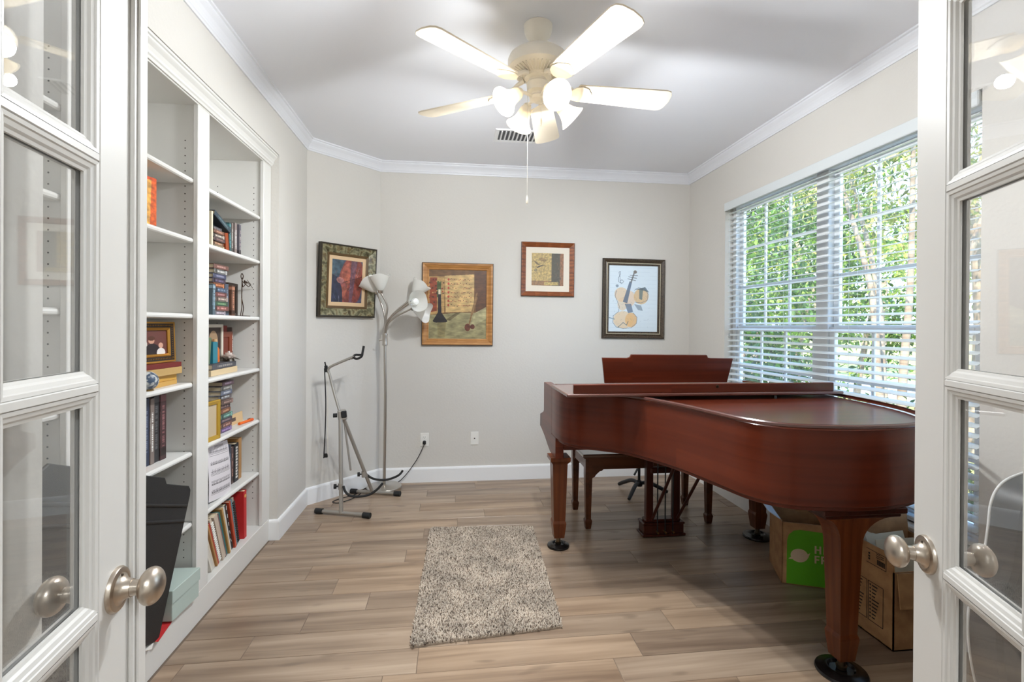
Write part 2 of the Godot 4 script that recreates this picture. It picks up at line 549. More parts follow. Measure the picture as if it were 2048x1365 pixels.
func build_floor() -> void:
	var fl := struct_node("floor", "grey-brown wood-look plank floor", "floor")
	var gm := mat(c8(120, 104, 90), 0.9)
	put("grout_bed", MB.new().box(Vector3(-1.62, -0.1, -4.42), Vector3(2.3, -0.0025, 3.02)), gm, fl)
	var na := noise_of(31, 0.011, 4)
	var nb := noise_of(32, 0.05, 3)
	var nk := noise_of(33, 0.02, 2)
	var tones := [c8(128, 108, 91), c8(155, 134, 114), c8(176, 155, 134)]
	var im := paint(1024, 512, func(u: float, v: float) -> Color:
		var row := floorf(v * 4.0)
		var x := u * 1024.0 / 9.0 + row * 371.0 + (900.0 if u > 0.5 else 0.0)
		var y := v * 512.0
		var warp := 22.0 * nk.get_noise_2d(x * 0.35, y * 0.3)
		var g := na.get_noise_2d(x, (y + warp) * 1.1)
		var f := nb.get_noise_2d(x * 0.5, (y + warp) * 1.5)
		var s := clampf(0.5 + 0.85 * g + 0.22 * f, 0.0, 1.0)
		var c: Color = tones[0].lerp(tones[1], minf(s * 2.0, 1.0)).lerp(tones[2], maxf(0.0, s * 2.0 - 1.0))
		var knot := maxf(0.0, nk.get_noise_2d(x * 2.0 + 77.0, y * 0.8) - 0.52) * 2.0
		return c.lerp(tones[0] * 0.75, clampf(knot, 0.0, 0.6)))
	var tex := img_tex(im)
	var pm: Array = []
	for tint in [Color(1, 1, 1), Color(0.95, 0.945, 0.94), Color(1.0, 0.98, 0.955), Color(0.9, 0.89, 0.885)]:
		var m := mat(tint, 0.3)
		m.albedo_texture = tex
		pm.append(m)
	var joints := {0: 0.653, 1: 0.78, 2: 0.987, 3: 1.171, 4: 1.424, 5: 1.235, 6: 1.06, 7: 1.562, 8: 1.22}
	var cache := {}
	var r := RandomNumberGenerator.new()
	r.seed = 99
	for row in range(-10, 17):
		var z1 := -1.78 - row * 0.1532
		var z0 := z1 - 0.1532
		if z0 < -4.33: z0 = -4.33
		if z1 - z0 < 0.02: continue
		var j: float = joints[row] if joints.has(row) else r.randf_range(0.0, 0.9)
		var x := j - 0.915 * 5.0
		while x < RW:
			var xa := maxf(x, -1.128)
			var xb := minf(x + 0.915, RW - 0.004)
			x += 0.915
			if xb - xa < 0.03: continue
			var k := r.randi() % 8
			var key := "%d_%.3f_%.3f" % [k, xb - xa, z1 - z0]
			if not cache.has(key):
				var b := MB.new().box(Vector3(0.0012, -0.012, 0.0012), Vector3(xb - xa - 0.0012, 0.0, z1 - z0 - 0.0012), 0.0012)
				for i in b.t.size():
					b.t[i] = Vector2((0.5 if k % 2 else 0.0) + 0.02 + b.t[i].x * 0.46 * (xb - xa) / 0.915, (k / 2) * 0.25 + 0.02 + b.t[i].y * 0.2)
				cache[key] = b.mesh()
			var o := put("plank", cache[key], pm[r.randi() % 4], fl)
			o.position = Vector3(xa, 0, z0)

func build_trim() -> void:
	var t: Material = mats.crown
	var crown := [Vector2(0, -0.088), Vector2(0.007, -0.088), Vector2(0.009, -0.078), Vector2(0.013, -0.073), Vector2(0.0135, -0.066), Vector2(0.018, -0.055), Vector2(0.026, -0.041), Vector2(0.036, -0.029), Vector2(0.041, -0.022), Vector2(0.042, -0.013), Vector2(0.05, -0.009), Vector2(0.051, 0.0)]
	for i in crown.size(): crown[i] = Vector2(crown[i].x, crown[i].y + H)
	struct_mesh("trim_1", MB.new().sweep([Vector2(-0.621, -0.83), Vector2(LW, -0.83), Vector2(LW, -3.829), Vector2(LW + CH, BW)], crown, -1.0), t, "white crown moulding along the left wall and angled corner", "crown moulding")
	struct_mesh("trim_2", MB.new().sweep([Vector2(LW + CH, BW), Vector2(RW, BW)], crown, -1.0), t, "white crown moulding above the back wall", "crown moulding")
	struct_mesh("trim_3", MB.new().sweep([Vector2(RW, BW), Vector2(RW, -0.36)], crown, -1.0), t, "white crown moulding above the window wall", "crown moulding")
	var base := [Vector2(0.015, 0.0), Vector2(0.015, 0.112), Vector2(0.012, 0.122), Vector2(0.006, 0.128), Vector2(0.0, 0.128)]
	struct_mesh("baseboard_left", MB.new().sweep([Vector2(BF, -3.238), Vector2(LW, -3.238), Vector2(LW, -3.829)], base, -1.0), mats.trim, "white baseboard beside the built-in shelves", "baseboard")
	struct_mesh("baseboard_corner", MB.new().sweep([Vector2(LW, -3.829), Vector2(LW + CH, BW)], base, -1.0), mats.trim, "white baseboard under the angled wall", "baseboard")
	struct_mesh("baseboard_back", MB.new().sweep([Vector2(LW + CH, BW), Vector2(RW, BW)], base, -1.0), mats.trim, "white baseboard along the back wall", "baseboard")
	struct_mesh("baseboard_right", MB.new().sweep([Vector2(RW, BW), Vector2(RW, -0.36)], base, -1.0), mats.trim, "white baseboard along the window wall", "baseboard")
	# door casing
	var c := MB.new()
	c.box(Vector3(-0.515, 0, -0.375), Vector3(-0.5, 2.095, -0.225), 0.003)
	c.box(Vector3(0.74, 0, -0.375), Vector3(0.755, 2.095, -0.225), 0.003)
	c.box(Vector3(-0.515, 2.08, -0.375), Vector3(0.755, 2.095, -0.225), 0.003)
	struct_mesh("trim_4", c, mats.trim, "white jamb of the double doorway", "door jamb")

# ---------------------------------------------------------------- window and blind
func build_window() -> void:
	var w := struct_node("window_1", "wide twin window with white grilles behind the blind", "window")
	var X0 := 2.215
	var fm: Material = mats.trim
	# outer frame and centre mullion
	put("window_frame", MB.new().box(Vector3(X0, 0.42, -3.70), Vector3(2.285, 2.335, -3.655), 0.004).box(Vector3(X0, 0.42, -1.825), Vector3(2.285, 2.335, -1.78), 0.004).box(Vector3(X0, 2.29, -3.655), Vector3(2.285, 2.335, -1.825), 0.004).box(Vector3(X0, 0.42, -3.655), Vector3(2.285, 0.465, -1.825), 0.004), fm, w)
	put("mullion", MB.new().box(Vector3(X0, 0.465, -2.79), Vector3(2.285, 2.29, -2.69), 0.004), fm, w)
	put("window_sill", MB.new().box(Vector3(2.12, 0.40, -3.73), Vector3(2.22, 0.425, -1.75), 0.006), fm, w)
	for u in [[-3.655, -2.79], [-2.69, -1.825]]:
		var za: float = u[0]
		var zb: float = u[1]
		for s in 2:
			var ya := 0.465 if s == 0 else 1.325
			var yb := 1.355 if s == 0 else 2.29
			var xs := 2.225 if s == 0 else 2.252
			var sash := Node3D.new()
			sash.name = "sash"
			w.add_child(sash, true)
			var b := MB.new()
			b.box(Vector3(xs, ya, za), Vector3(xs + 0.025, yb, za + 0.04), 0.003)
			b.box(Vector3(xs, ya, zb - 0.04), Vector3(xs + 0.025, yb, zb), 0.003)
			b.box(Vector3(xs, ya, za + 0.04), Vector3(xs + 0.025, ya + 0.04, zb - 0.04), 0.003)
			b.box(Vector3(xs, yb - 0.035, za + 0.04), Vector3(xs + 0.025, yb, zb - 0.04), 0.003)
			put("sash_frame", b, fm, sash)
			var zs := za + 0.04
			var ze := zb - 0.04
			for k in [1, 2]:
				var z := lerpf(zs, ze, k / 3.0)
				put("grille_bar", MB.new().box(Vector3(xs + 0.004, ya + 0.04, z - 0.009), Vector3(xs + 0.02, yb - 0.035, z + 0.009), 0.003), fm, sash)
				var y := lerpf(ya + 0.04, yb - 0.035, k / 3.0)
				put("grille_bar", MB.new().box(Vector3(xs + 0.006, y - 0.009, zs), Vector3(xs + 0.018, y + 0.009, ze), 0.003), fm, sash)
			put("pane", MB.new().box(Vector3(xs + 0.011, ya + 0.03, zs - 0.005), Vector3(xs + 0.014, yb - 0.03, ze + 0.005)), mats.pane, sash)
	# blind
	var t := thing("window_blind", "white wooden slat blind hanging across the wide window", "blind", Vector3(2.185, 0, -2.74))
	var bm := mat(c8(216, 221, 222), 0.42)
	put("valance", MB.new().box(Vector3(-0.05, 2.268, -0.955), Vector3(-0.034, 2.332, 0.955), 0.004).box(Vector3(-0.034, 2.29, -0.945), Vector3(0.025, 2.33, 0.945), 0.002), bm, t)
	# slat: thin, slightly crowned, outer edge tilted up
	var prof := PackedVector2Array()
	var lo: Array[Vector2] = []
	for i in 7:
		var s := -1.0 + i / 3.0
		prof.append(Vector2(s * 0.0245, 0.0014 + 0.0022 * (1.0 - s * s)))
		lo.append(Vector2(s * 0.0245, -0.0014 + 0.0022 * (1.0 - s * s)))
	lo.reverse()
	for q in lo: prof.append(q)
	var slat := MB.new().prism(prof, -0.94, 0.94).mesh(bm)
	var y := 2.25
	while y > 0.47:
		var o := put("slat", slat, null, t)
		o.position = Vector3(0, y, 0)
		o.rotation = Vector3(0, 0, 0.25)
		y -= 0.0437
	put("bottom_rail", MB.new().box(Vector3(-0.025, 0.435, -0.94), Vector3(0.025, 0.455, 0.94), 0.004), bm, t)
	for z in [-0.78, -0.27, 0.27, 0.78]:
		for sx in [-0.026, 0.026]:
			put("ladder_cord", MB.new().tube([Vector3(sx, 0.455, z), Vector3(sx, 2.29, z)], 0.0009, 5), bm, t)
	var cord := put("lift_cord", MB.new().tube([Vector3(-0.032, 1.30, -0.9), Vector3(-0.032, 2.28, -0.9)], 0.0009, 5), bm, t)
	put("cord_tassel", MB.new().lathe([Vector2(0, 1.26), Vector2(0.004, 1.262), Vector2(0.0045, 1.285), Vector2(0.002, 1.302), Vector2(0, 1.302)], 8, xf(Vector3(-0.032, 0, -0.9))), mat(c8(150, 150, 145), 0.5), cord)

func settle(t: Node3D) -> void:
	for c in t.get_children(): c.position -= t.position

# ---------------------------------------------------------------- built-in bookcase
const SHELF_Y := [2.0, 1.733, 1.394, 1.086, 0.776, 0.46]
const BAYS := [[-1.604, -0.96], [-2.353, -1.714], [-3.118, -2.457]]

func build_bookcase() -> void:
	var t := thing("bookcase", "white built-in bookcase of tall open bays along the left wall", "bookcase", Vector3(-1.29, 0, -2.05))
	var w: Material = mats.shelf_white
	var holes := mat(c8(70, 66, 60), 0.9)
	put("back_panel", MB.new().box(Vector3(-1.47, 0.0, -3.236), Vector3(-1.45, 2.408, -0.832)), w, t)
	put("plinth", MB.new().box(Vector3(-1.45, 0.0, -3.236), Vector3(BF, 0.135, -0.832), 0.002), w, t)
	put("top_rail", MB.new().box(Vector3(-1.45, 2.33, -3.236), Vector3(BF, 2.408, -0.832), 0.002), w, t)
	for s in [[-3.236, -3.118], [-2.457, -2.353], [-1.714, -1.604], [-0.96, -0.832]]:
		put("stile", MB.new().box(Vector3(BF - 0.02, 0.135, s[0]), Vector3(BF, 2.33, s[1]), 0.002), w, t)
		put("side_panel", MB.new().box(Vector3(-1.45, 0.135, s[0] + 0.012), Vector3(BF - 0.02, 2.33, s[1] - 0.012)), w, t)
	var prof := [Vector2(0.0, 2.335), Vector2(0.008, 2.335), Vector2(0.011, 2.345), Vector2(0.016, 2.35), Vector2(0.017, 2.36), Vector2(0.024, 2.374), Vector2(0.034, 2.384), Vector2(0.037, 2.388), Vector2(0.038, 2.395), Vector2(0.044, 2.398), Vector2(0.044, 2.4085), Vector2(0.0, 2.4085)]
	put("cornice", MB.new().sweep([Vector2(BF, -0.832), Vector2(BF, -3.236)], prof, -1.0), w, t)
	var nose := PackedVector2Array([Vector2(-1.45, 0.0), Vector2(-1.163, 0.0), Vector2(-1.157, -0.004), Vector2(-1.155, -0.011), Vector2(-1.157, -0.018), Vector2(-1.163, -0.022), Vector2(-1.45, -0.022)])
	for b in BAYS:
		for y in SHELF_Y:
			var o := put("shelf", MB.new().prism(nose, b[0] - 0.008, b[1] + 0.008), w, t)
			o.position = Vector3(0, y, 0)
		# pin holes on the panel that faces the room's door
		var m := MB.new()
		for x in [-1.195, -1.40]:
			var y := 0.3
			while y < 2.2:
				m.lathe([Vector2(0.0028, 0.0), Vector2(0.0028, 0.0006), Vector2(0, 0.0006)], 8, Transform3D(Basis(Vector3(1, 0, 0), Vector3(0, 0, 1), Vector3(0, -1, 0)), Vector3(x, y, b[0] - 0.012)))
				y += 0.034
		var h := put("pin_holes", m, holes, t)
		h.set_meta("kind", "stuff")
	settle(t)

# ---------------------------------------------------------------- French doors
func build_doors() -> void:
	# left leaf: visible face through B at (-0.513, -0.786), right leaf through (0.847, -0.760)
	var dl := Vector3(-0.1288, 0, -0.9917)
	var hl := Vector3(-0.513, 0, -0.786) - dl * (0.58 - 0.095) - Vector3(0.9917, 0, -0.1288) * 0.0175
	french_door("door_1", "left white French door leaf with glass panes, folded into the room", hl, dl, true)
	var dr := Vector3(0.373, 0, -0.9278)
	var hr := Vector3(0.847, 0, -0.760) - dr * (0.58 - 0.095) + Vector3(0.9278, 0, 0.373) * 0.0175
	french_door("door_2", "right white French door leaf with glass panes, folded into the room", hr, dr, false)

func french_door(called: String, label: String, hinge: Vector3, dir: Vector3, astragal: bool) -> void:
	var t := struct_node(called, label, "door")
	var w: Material = mats.door_white
	var W := 0.58
	var top := 2.03
	var th := 0.0175
	put("stile", MB.new().box(Vector3(0, 0.006, -th), Vector3(0.095, top, th), 0.0015), w, t)
	put("stile", MB.new().box(Vector3(W - 0.095, 0.006, -th), Vector3(W, top, th), 0.0015), w, t)
	put("rail", MB.new().box(Vector3(0.095, 0.006, -th), Vector3(W - 0.095, 0.2435, th)), w, t)
	put("rail", MB.new().box(Vector3(0.095, 1.9315, -th), Vector3(W - 0.095, top, th)), w, t)
	put("muntin", MB.new().box(Vector3(W / 2 - 0.0065, 0.2435, -th), Vector3(W / 2 + 0.0065, 1.9315, th), 0.002), w, t)
	var ys := [0.25, 0.585, 0.92, 1.2545, 1.59, 1.925]
	for k in [1, 2, 3, 4]:
		put("muntin", MB.new().box(Vector3(0.095, ys[k] - 0.0065, -th), Vector3(W - 0.095, ys[k] + 0.0065, th), 0.002), w, t)
	# ogee glazing bead on both faces, one shared mesh
	var lw := W / 2 - 0.0065 - 0.095
	var lh := 0.335 - 0.013
	var og := [Vector2(0.019, 0.003), Vector2(0.019, 0.007), Vector2(0.015, 0.0085), Vector2(0.012, 0.0115), Vector2(0.0065, 0.0135), Vector2(0.005, 0.0155), Vector2(0.0, 0.0165)]
	var bead := MB.new().frame(lw, lh, og).frame(lw, lh, og, Transform3D(Basis(Vector3(-1, 0, 0), Vector3(0, 1, 0), Vector3(0, 0, -1)), Vector3.ZERO)).mesh(w)
	var pane := MB.new().box(Vector3(-lw / 2 + 0.01, -lh / 2 + 0.01, -0.002), Vector3(lw / 2 - 0.01, lh / 2 - 0.01, 0.002)).mesh(mats.pane)
	for c in 2:
		for k in 5:
			var at := Vector3(0.095 + lw / 2 + c * (lw + 0.013), (ys[k] + ys[k + 1]) / 2, 0)
			put("glazing_bead", bead, null, t).position = at
			put("pane", pane, null, t).position = at
	if astragal:
		put("astragal", MB.new().box(Vector3(W - 0.012, 0.01, th), Vector3(W + 0.034, top, th + 0.007), 0.002).box(Vector3(W - 0.002, 0.01, th + 0.007), Vector3(W + 0.025, top, th + 0.011), 0.003).box(Vector3(W, 0.01, th - 0.014), Vector3(W + 0.012, top, th + 0.002)), w, t)
	# knobs on both faces
	for s in [-1.0, 1.0]:
		var k := Node3D.new()
		k.name = "door_knob"
		t.add_child(k, true)
		k.position = Vector3(W - 0.047, 0.934, s * th)
		k.rotation = Vector3(PI / 2 * s, 0, 0)
		put("rosette", MB.new().lathe([Vector2(0.034, 0.0), Vector2(0.034, 0.003), Vector2(0.032, 0.006), Vector2(0.026, 0.0075), Vector2(0.024, 0.007), Vector2(0.02, 0.009), Vector2(0.0155, 0.014), Vector2(0.0135, 0.022), Vector2(0.0, 0.022)], 36), mats.nickel, k)
		put("neck", MB.new().lathe([Vector2(0.0135, 0.02), Vector2(0.0125, 0.021), Vector2(0.0115, 0.030), Vector2(0.0125, 0.036), Vector2(0, 0.037)], 28), mats.nickel, k)
		var kp: Array = []
		for i in 17:
			var a := -PI / 2 + PI * i / 16.0
			kp.append(Vector2(0.0285 * cos(a) if i not in [0, 16] else 0.0, 0.048 + 0.0175 * sin(a)))
		put("knob", MB.new().lathe(kp, 40), mats.nickel, k)
		put("latch_pin", MB.new().lathe([Vector2(0.003, 0.0), Vector2(0.003, 0.009), Vector2(0, 0.009)], 10, xf(Vector3(0.0, 0.0, -0.021 * s))), mat(c8(90, 80, 70), 0.4, 1.0), k)
	t.transform = Transform3D(Basis(dir, Vector3.UP, dir.cross(Vector3.UP)), hinge)

# ---------------------------------------------------------------- grand piano
func build_piano() -> void:
	var t := thing("grand_piano", "glossy reddish mahogany baby grand piano with its lid closed", "piano", Vector3(1.4, 0, -2.5))
	var wd: Material = mats.mahogany
	var dk: Material = mats.mahogany_dark
	var lay := Transform3D(Basis(Vector3(1, 0, 0), Vector3(0, 0, 1), Vector3(0, 1, 0)), Vector3.ZERO)
	var side: Array = spline([Vector2(0.61, -3.0), Vector2(0.611, -2.87), Vector2(0.632, -2.765), Vector2(0.70, -2.675), Vector2(0.80, -2.61), Vector2(0.90, -2.53), Vector2(0.985, -2.385), Vector2(1.06, -2.2), Vector2(1.115, -1.98), Vector2(1.158, -1.82), Vector2(1.24, -1.715), Vector2(1.38, -1.668), Vector2(1.557, -1.652), Vector2(1.72, -1.675), Vector2(1.86, -1.745), Vector2(1.965, -1.88), Vector2(2.035, -2.08), Vector2(2.07, -2.35), Vector2(2.085, -2.7), Vector2(2.085, -3.0)], 6)
	var rim := PackedVector2Array(side)
	put("rim", MB.new().prism(rim, 0.68, 0.972, lay, 0.004), wd, t)
	# thin bead under the rim
	var inner := Geometry2D.offset_polygon(rim, -0.012)[0]
	put("rim_bead", MB.new().prism(inner, 0.664, 0.682, lay, 0.003), wd, t)
	# lid
	var lidp := PackedVector2Array()
	for q in Geometry2D.offset_polygon(rim, 0.013)[0]: lidp.append(Vector2(q.x, maxf(q.y, -2.79)))
	put("lid", MB.new().prism(lidp, 0.974, 0.992, lay, 0.005), mats.mahogany_lid, t)
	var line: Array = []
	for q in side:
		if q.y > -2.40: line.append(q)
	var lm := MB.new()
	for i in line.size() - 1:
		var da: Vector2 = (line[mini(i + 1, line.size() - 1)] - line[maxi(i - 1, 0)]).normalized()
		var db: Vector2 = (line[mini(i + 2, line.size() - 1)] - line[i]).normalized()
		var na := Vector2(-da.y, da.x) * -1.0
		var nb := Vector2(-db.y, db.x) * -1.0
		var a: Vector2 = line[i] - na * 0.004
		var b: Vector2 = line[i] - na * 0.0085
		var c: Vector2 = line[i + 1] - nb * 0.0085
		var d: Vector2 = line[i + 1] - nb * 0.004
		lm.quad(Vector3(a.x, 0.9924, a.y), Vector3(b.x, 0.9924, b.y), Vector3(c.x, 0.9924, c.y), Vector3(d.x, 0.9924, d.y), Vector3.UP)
	put("lid_groove_shade", lm, mat(c8(30, 18, 14), 0.4), t)  # shade of the lid's edge groove, painted as a thin dark strip
	# front flap folded back on the lid, its lip standing up
	var fl := put("lid_flap", MB.new().box(Vector3(0.565, 0.993, -2.80), Vector3(2.075, 1.009, -2.40), 0.004), mats.mahogany_lid, t)
	put("flap_lip", MB.new().box(Vector3(0.60, 1.009, -2.425), Vector3(2.02, 1.056, -2.405), 0.003), wd, fl)
	put("lock", MB.new().lathe([Vector2(0.008, 0), Vector2(0.008, 0.002), Vector2(0.004, 0.003), Vector2(0.004, 0.001), Vector2(0, 0.001)], 14, Transform3D(Basis(Vector3(1, 0, 0), Vector3(0, 0, 1), Vector3(0, -1, 0)), Vector3(1.36, 1.041, -2.405))), mat(c8(60, 50, 40), 0.4, 1.0), fl)
	put("bumper", MB.new().lathe([Vector2(0.006, 0), Vector2(0.006, -0.014), Vector2(0, -0.014)], 10, xf(Vector3(1.66, 0.994, -2.37))), mats.black, fl)
	# music desk
	var desk := PackedVector2Array([Vector2(-0.405, 0.0), Vector2(0.405, 0.0), Vector2(0.43, 0.155), Vector2(0.275, 0.158), Vector2(0.26, 0.162), Vector2(0.253, 0.178), Vector2(-0.245, 0.182), Vector2(-0.252, 0.166), Vector2(-0.27, 0.16), Vector2(-0.43, 0.162)])
	put("music_desk", MB.new().prism(desk, -0.008, 0.008, xf(Vector3(1.345, 0.995, -2.985), 0.16), 0.002), wd, t)
	# cheeks and key bed
	var cheek := PackedVector2Array([Vector2(-3.0, 0.972), Vector2(-3.27, 0.972), Vector2(-3.27, 0.785), Vector2(-3.29, 0.77), Vector2(-3.41, 0.735), Vector2(-3.415, 0.65), Vector2(-3.34, 0.638), Vector2(-3.23, 0.612), Vector2(-3.13, 0.578), Vector2(-3.05, 0.556), Vector2(-2.885, 0.556), Vector2(-2.885, 0.68), Vector2(-3.0, 0.68)])
	var cx := Transform3D(Basis(Vector3(0, 0, 1), Vector3(0, 1, 0), Vector3(1, 0, 0)), Vector3.ZERO)
	put("cheek", MB.new().prism(cheek, 0.61, 0.66, cx, 0.003), wd, t)
	put("cheek", MB.new().prism(cheek, 2.035, 2.085, cx, 0.003), wd, t)
	put("key_bed", MB.new().box(Vector3(0.66, 0.605, -3.40), Vector3(2.035, 0.68, -2.885), 0.004), wd, t)
	put("key_slip", MB.new().box(Vector3(0.66, 0.68, -3.40), Vector3(2.035, 0.735, -3.375), 0.004), wd, t)
	put("fallboard", MB.new().box(Vector3(0.662, 0.68, -3.18), Vector3(2.033, 0.97, -3.0), 0.006), wd, t)
	# legs
	piano_leg(t, Vector3(0.646, 0, -2.956), 0.068, false, 0.557)
	piano_leg(t, Vector3(1.952, 0, -2.956), 0.088, false, 0.605)
	piano_leg(t, Vector3(1.515, 0, -1.755), 0.092, true, 0.665)
	# lyre
	var ly := Node3D.new()
	ly.name = "pedal_lyre"
	t.add_child(ly, true)
	for x in [1.252, 1.432]:
		put("lyre_post", MB.new().box(Vector3(x - 0.023, 0.11, -3.05), Vector3(x + 0.023, 0.61, -3.01), 0.004), dk, ly)
	put("lyre_rail", MB.new().box(Vector3(1.255, 0.412, -3.045), Vector3(1.45, 0.45, -3.0), 0.008), dk, ly)
	put("pedal_box", MB.new().box(Vector3(1.20, 0.012, -3.10), Vector3(1.485, 0.028, -2.99), 0.003).box(Vector3(1.21, 0.028, -3.09), Vector3(1.475, 0.085, -3.0), 0.003).box(Vector3(1.203, 0.085, -3.095), Vector3(1.482, 0.097, -2.995), 0.004).box(Vector3(1.225, 0.097, -3.08), Vector3(1.46, 0.115, -3.01), 0.006), dk, ly)
	for i in 3:
		var x := 1.292 + i * 0.051
		put("pedal_rod", MB.new().tube([Vector3(x, 0.03, -2.985), Vector3(x, 0.64, -2.985)], 0.0045, 8), mats.black, ly)
		put("pedal", MB.new().tube([Vector3(x, 0.045, -2.97), Vector3(x, 0.045, -3.12), Vector3(x, 0.04, -3.19)], [0.006, 0.009, 0.012], 10), mat(c8(160, 130, 80), 0.35, 1.0), ly)
	for a in [[Vector3(1.262, 0.12, -3.0), Vector3(1.30, 0.67, -2.66)], [Vector3(1.43, 0.12, -3.0), Vector3(1.50, 0.67, -2.66)]]:
		put("lyre_brace", MB.new().tube([a[0], a[1]], 0.0095, 10), dk, ly)
	settle(t)

func piano_leg(t: Node3D, at: Vector3, cup: float, bracket: bool, top: float) -> void:
	var wd: Material = mats.leg
	var g := Node3D.new()
	g.name = "leg"
	t.add_child(g, true)
	g.position = at
	# square taper with spade foot: [height, half width]
	var st := [[0.062, 0.031], [0.072, 0.032], [0.148, 0.0405], [0.154, 0.040], [0.168, 0.0355], [0.52, 0.0455], [0.53, 0.0455]]
	if not bracket: st = [[0.062, 0.031], [0.072, 0.032], [0.148, 0.0405], [0.154, 0.040], [0.168, 0.0355], [0.515, 0.0455], [0.535, 0.061], [top, 0.061]]
	put("shaft", square_stack(st), wd, g)
	put("caster", MB.new().lathe([Vector2(0.014, 0.03), Vector2(0.014, 0.062), Vector2(0, 0.062)], 14).lathe([Vector2(0.0, 0.016), Vector2(0.018, 0.018), Vector2(0.02, 0.030), Vector2(0.0, 0.036)], 14), mat(c8(120, 104, 84), 0.35, 1.0), g)
	put("caster_cup", MB.new().lathe([Vector2(cup * 0.98, 0.0), Vector2(cup, 0.006), Vector2(cup * 0.96, 0.013), Vector2(cup * 0.72, 0.019), Vector2(cup * 0.6, 0.023), Vector2(cup * 0.52, 0.023), Vector2(cup * 0.44, 0.015), Vector2(0.0, 0.015)], 36), mat(c8(20, 17, 16), 0.22), g)
	if bracket:
		# plate and four-sided curved corbel below the rim
		put("leg_plate", MB.new().box(Vector3(-0.14, top - 0.024, -0.13), Vector3(0.21, top, 0.075), 0.004).box(Vector3(-0.125, top - 0.04, -0.115), Vector3(0.195, top - 0.024, 0.062), 0.004), mats.mahogany_dark, g)
		# concave flare from the shaft out to the plate: [height, x0, x1, z0, z1]
		var fl := []
		for i in 10:
			var a := PI / 2 * i / 9.0
			var f := 1.0 - cos(a)
			fl.append([0.52 + (top - 0.04 - 0.52) * sin(a), -0.046 - 0.072 * f, 0.046 + 0.125 * f, -0.046 - 0.062 * f, 0.046 + 0.012 * f])
		put("corbel", rect_stack(fl), wd, g)

func rect_stack(st: Array) -> MB:
	var m := MB.new()
	var P := func(e: Array, sx: int, sz: int) -> Vector3: return Vector3(e[1 + sx], e[0], e[3 + sz])
	for i in st.size() - 1:
		var a: Array = st[i]
		var b: Array = st[i + 1]
		m.quad(P.call(a, 0, 1), P.call(a, 1, 1), P.call(b, 1, 1), P.call(b, 0, 1), Vector3(0, 0, 1))
		m.quad(P.call(a, 0, 0), P.call(a, 1, 0), P.call(b, 1, 0), P.call(b, 0, 0), Vector3(0, 0, -1))
		m.quad(P.call(a, 0, 0), P.call(a, 0, 1), P.call(b, 0, 1), P.call(b, 0, 0), Vector3(-1, -0.01, 0))
		m.quad(P.call(a, 1, 0), P.call(a, 1, 1), P.call(b, 1, 1), P.call(b, 1, 0), Vector3(1, -0.01, 0))
	for k in [0, st.size() - 1]:
		var e: Array = st[k]
		m.quad(P.call(e, 0, 0), P.call(e, 1, 0), P.call(e, 1, 1), P.call(e, 0, 1), Vector3(0, -1 if k == 0 else 1, 0))
	return m

func square_stack(st: Array) -> MB:
	var m := MB.new()
	for i in st.size() - 1:
		var y0: float = st[i][0]
		var y1: float = st[i + 1][0]
		var a: float = st[i][1]
		var b: float = st[i + 1][1]
		for k in 4:
			var r := Basis(Vector3.UP, k * PI / 2)
			m.quad(r * Vector3(-a, y0, a), r * Vector3(a, y0, a), r * Vector3(b, y1, b), r * Vector3(-b, y1, b), r * Vector3(0, 0, 1))
	for e in [0, st.size() - 1]:
		var h: float = st[e][1]
		var y: float = st[e][0]
		m.quad(Vector3(-h, y, -h), Vector3(h, y, -h), Vector3(h, y, h), Vector3(-h, y, h), Vector3(0, -1 if e == 0 else 1, 0))
	return m

func build_bench() -> void:
	var t := thing("piano_bench", "dark wooden piano bench with glossy top, tucked behind the piano", "bench", Vector3(1.325, 0, -3.375))
	var wd: Material = mats.walnut
	put("seat_top", MB.new().box(Vector3(-0.47, 0.478, -0.215), Vector3(0.47, 0.502, 0.215), 0.005), mats.walnut_gloss, t)
	put("seat_rim", MB.new().box(Vector3(-0.46, 0.472, -0.205), Vector3(0.46, 0.478, 0.205)), wd, t)
	# aprons with curved ends
	var ap := PackedVector2Array([Vector2(-0.42, 0.472), Vector2(-0.42, 0.33), Vector2(-0.385, 0.345), Vector2(-0.375, 0.36), Vector2(-0.35, 0.382), Vector2(-0.335, 0.385), Vector2(-0.325, 0.395), Vector2(0.325, 0.395), Vector2(0.335, 0.385), Vector2(0.35, 0.382), Vector2(0.375, 0.36), Vector2(0.385, 0.345), Vector2(0.42, 0.33), Vector2(0.42, 0.472)])
	for z in [-0.19, 0.17]:
		put("apron", MB.new().prism(ap, z, z + 0.02), wd, t)
	var ae := PackedVector2Array([Vector2(-0.17, 0.472), Vector2(-0.17, 0.34), Vector2(-0.145, 0.375), Vector2(-0.11, 0.395), Vector2(0.11, 0.395), Vector2(0.145, 0.375), Vector2(0.17, 0.34), Vector2(0.17, 0.472)])
	for x in [-0.44, 0.42]:
		put("apron", MB.new().prism(ae, x, x + 0.02, Transform3D(Basis(Vector3(0, 0, 1), Vector3(0, 1, 0), Vector3(1, 0, 0)), Vector3.ZERO)), wd, t)
	for x in [-0.425, 0.425]:
		for z in [-0.172, 0.172]:
			var o := put("leg", square_stack([[0.0, 0.0165], [0.008, 0.018], [0.052, 0.0235], [0.058, 0.0225], [0.068, 0.017], [0.36, 0.0235], [0.472, 0.0235]]), wd, t)
			o.position = Vector3(x, 0, z)

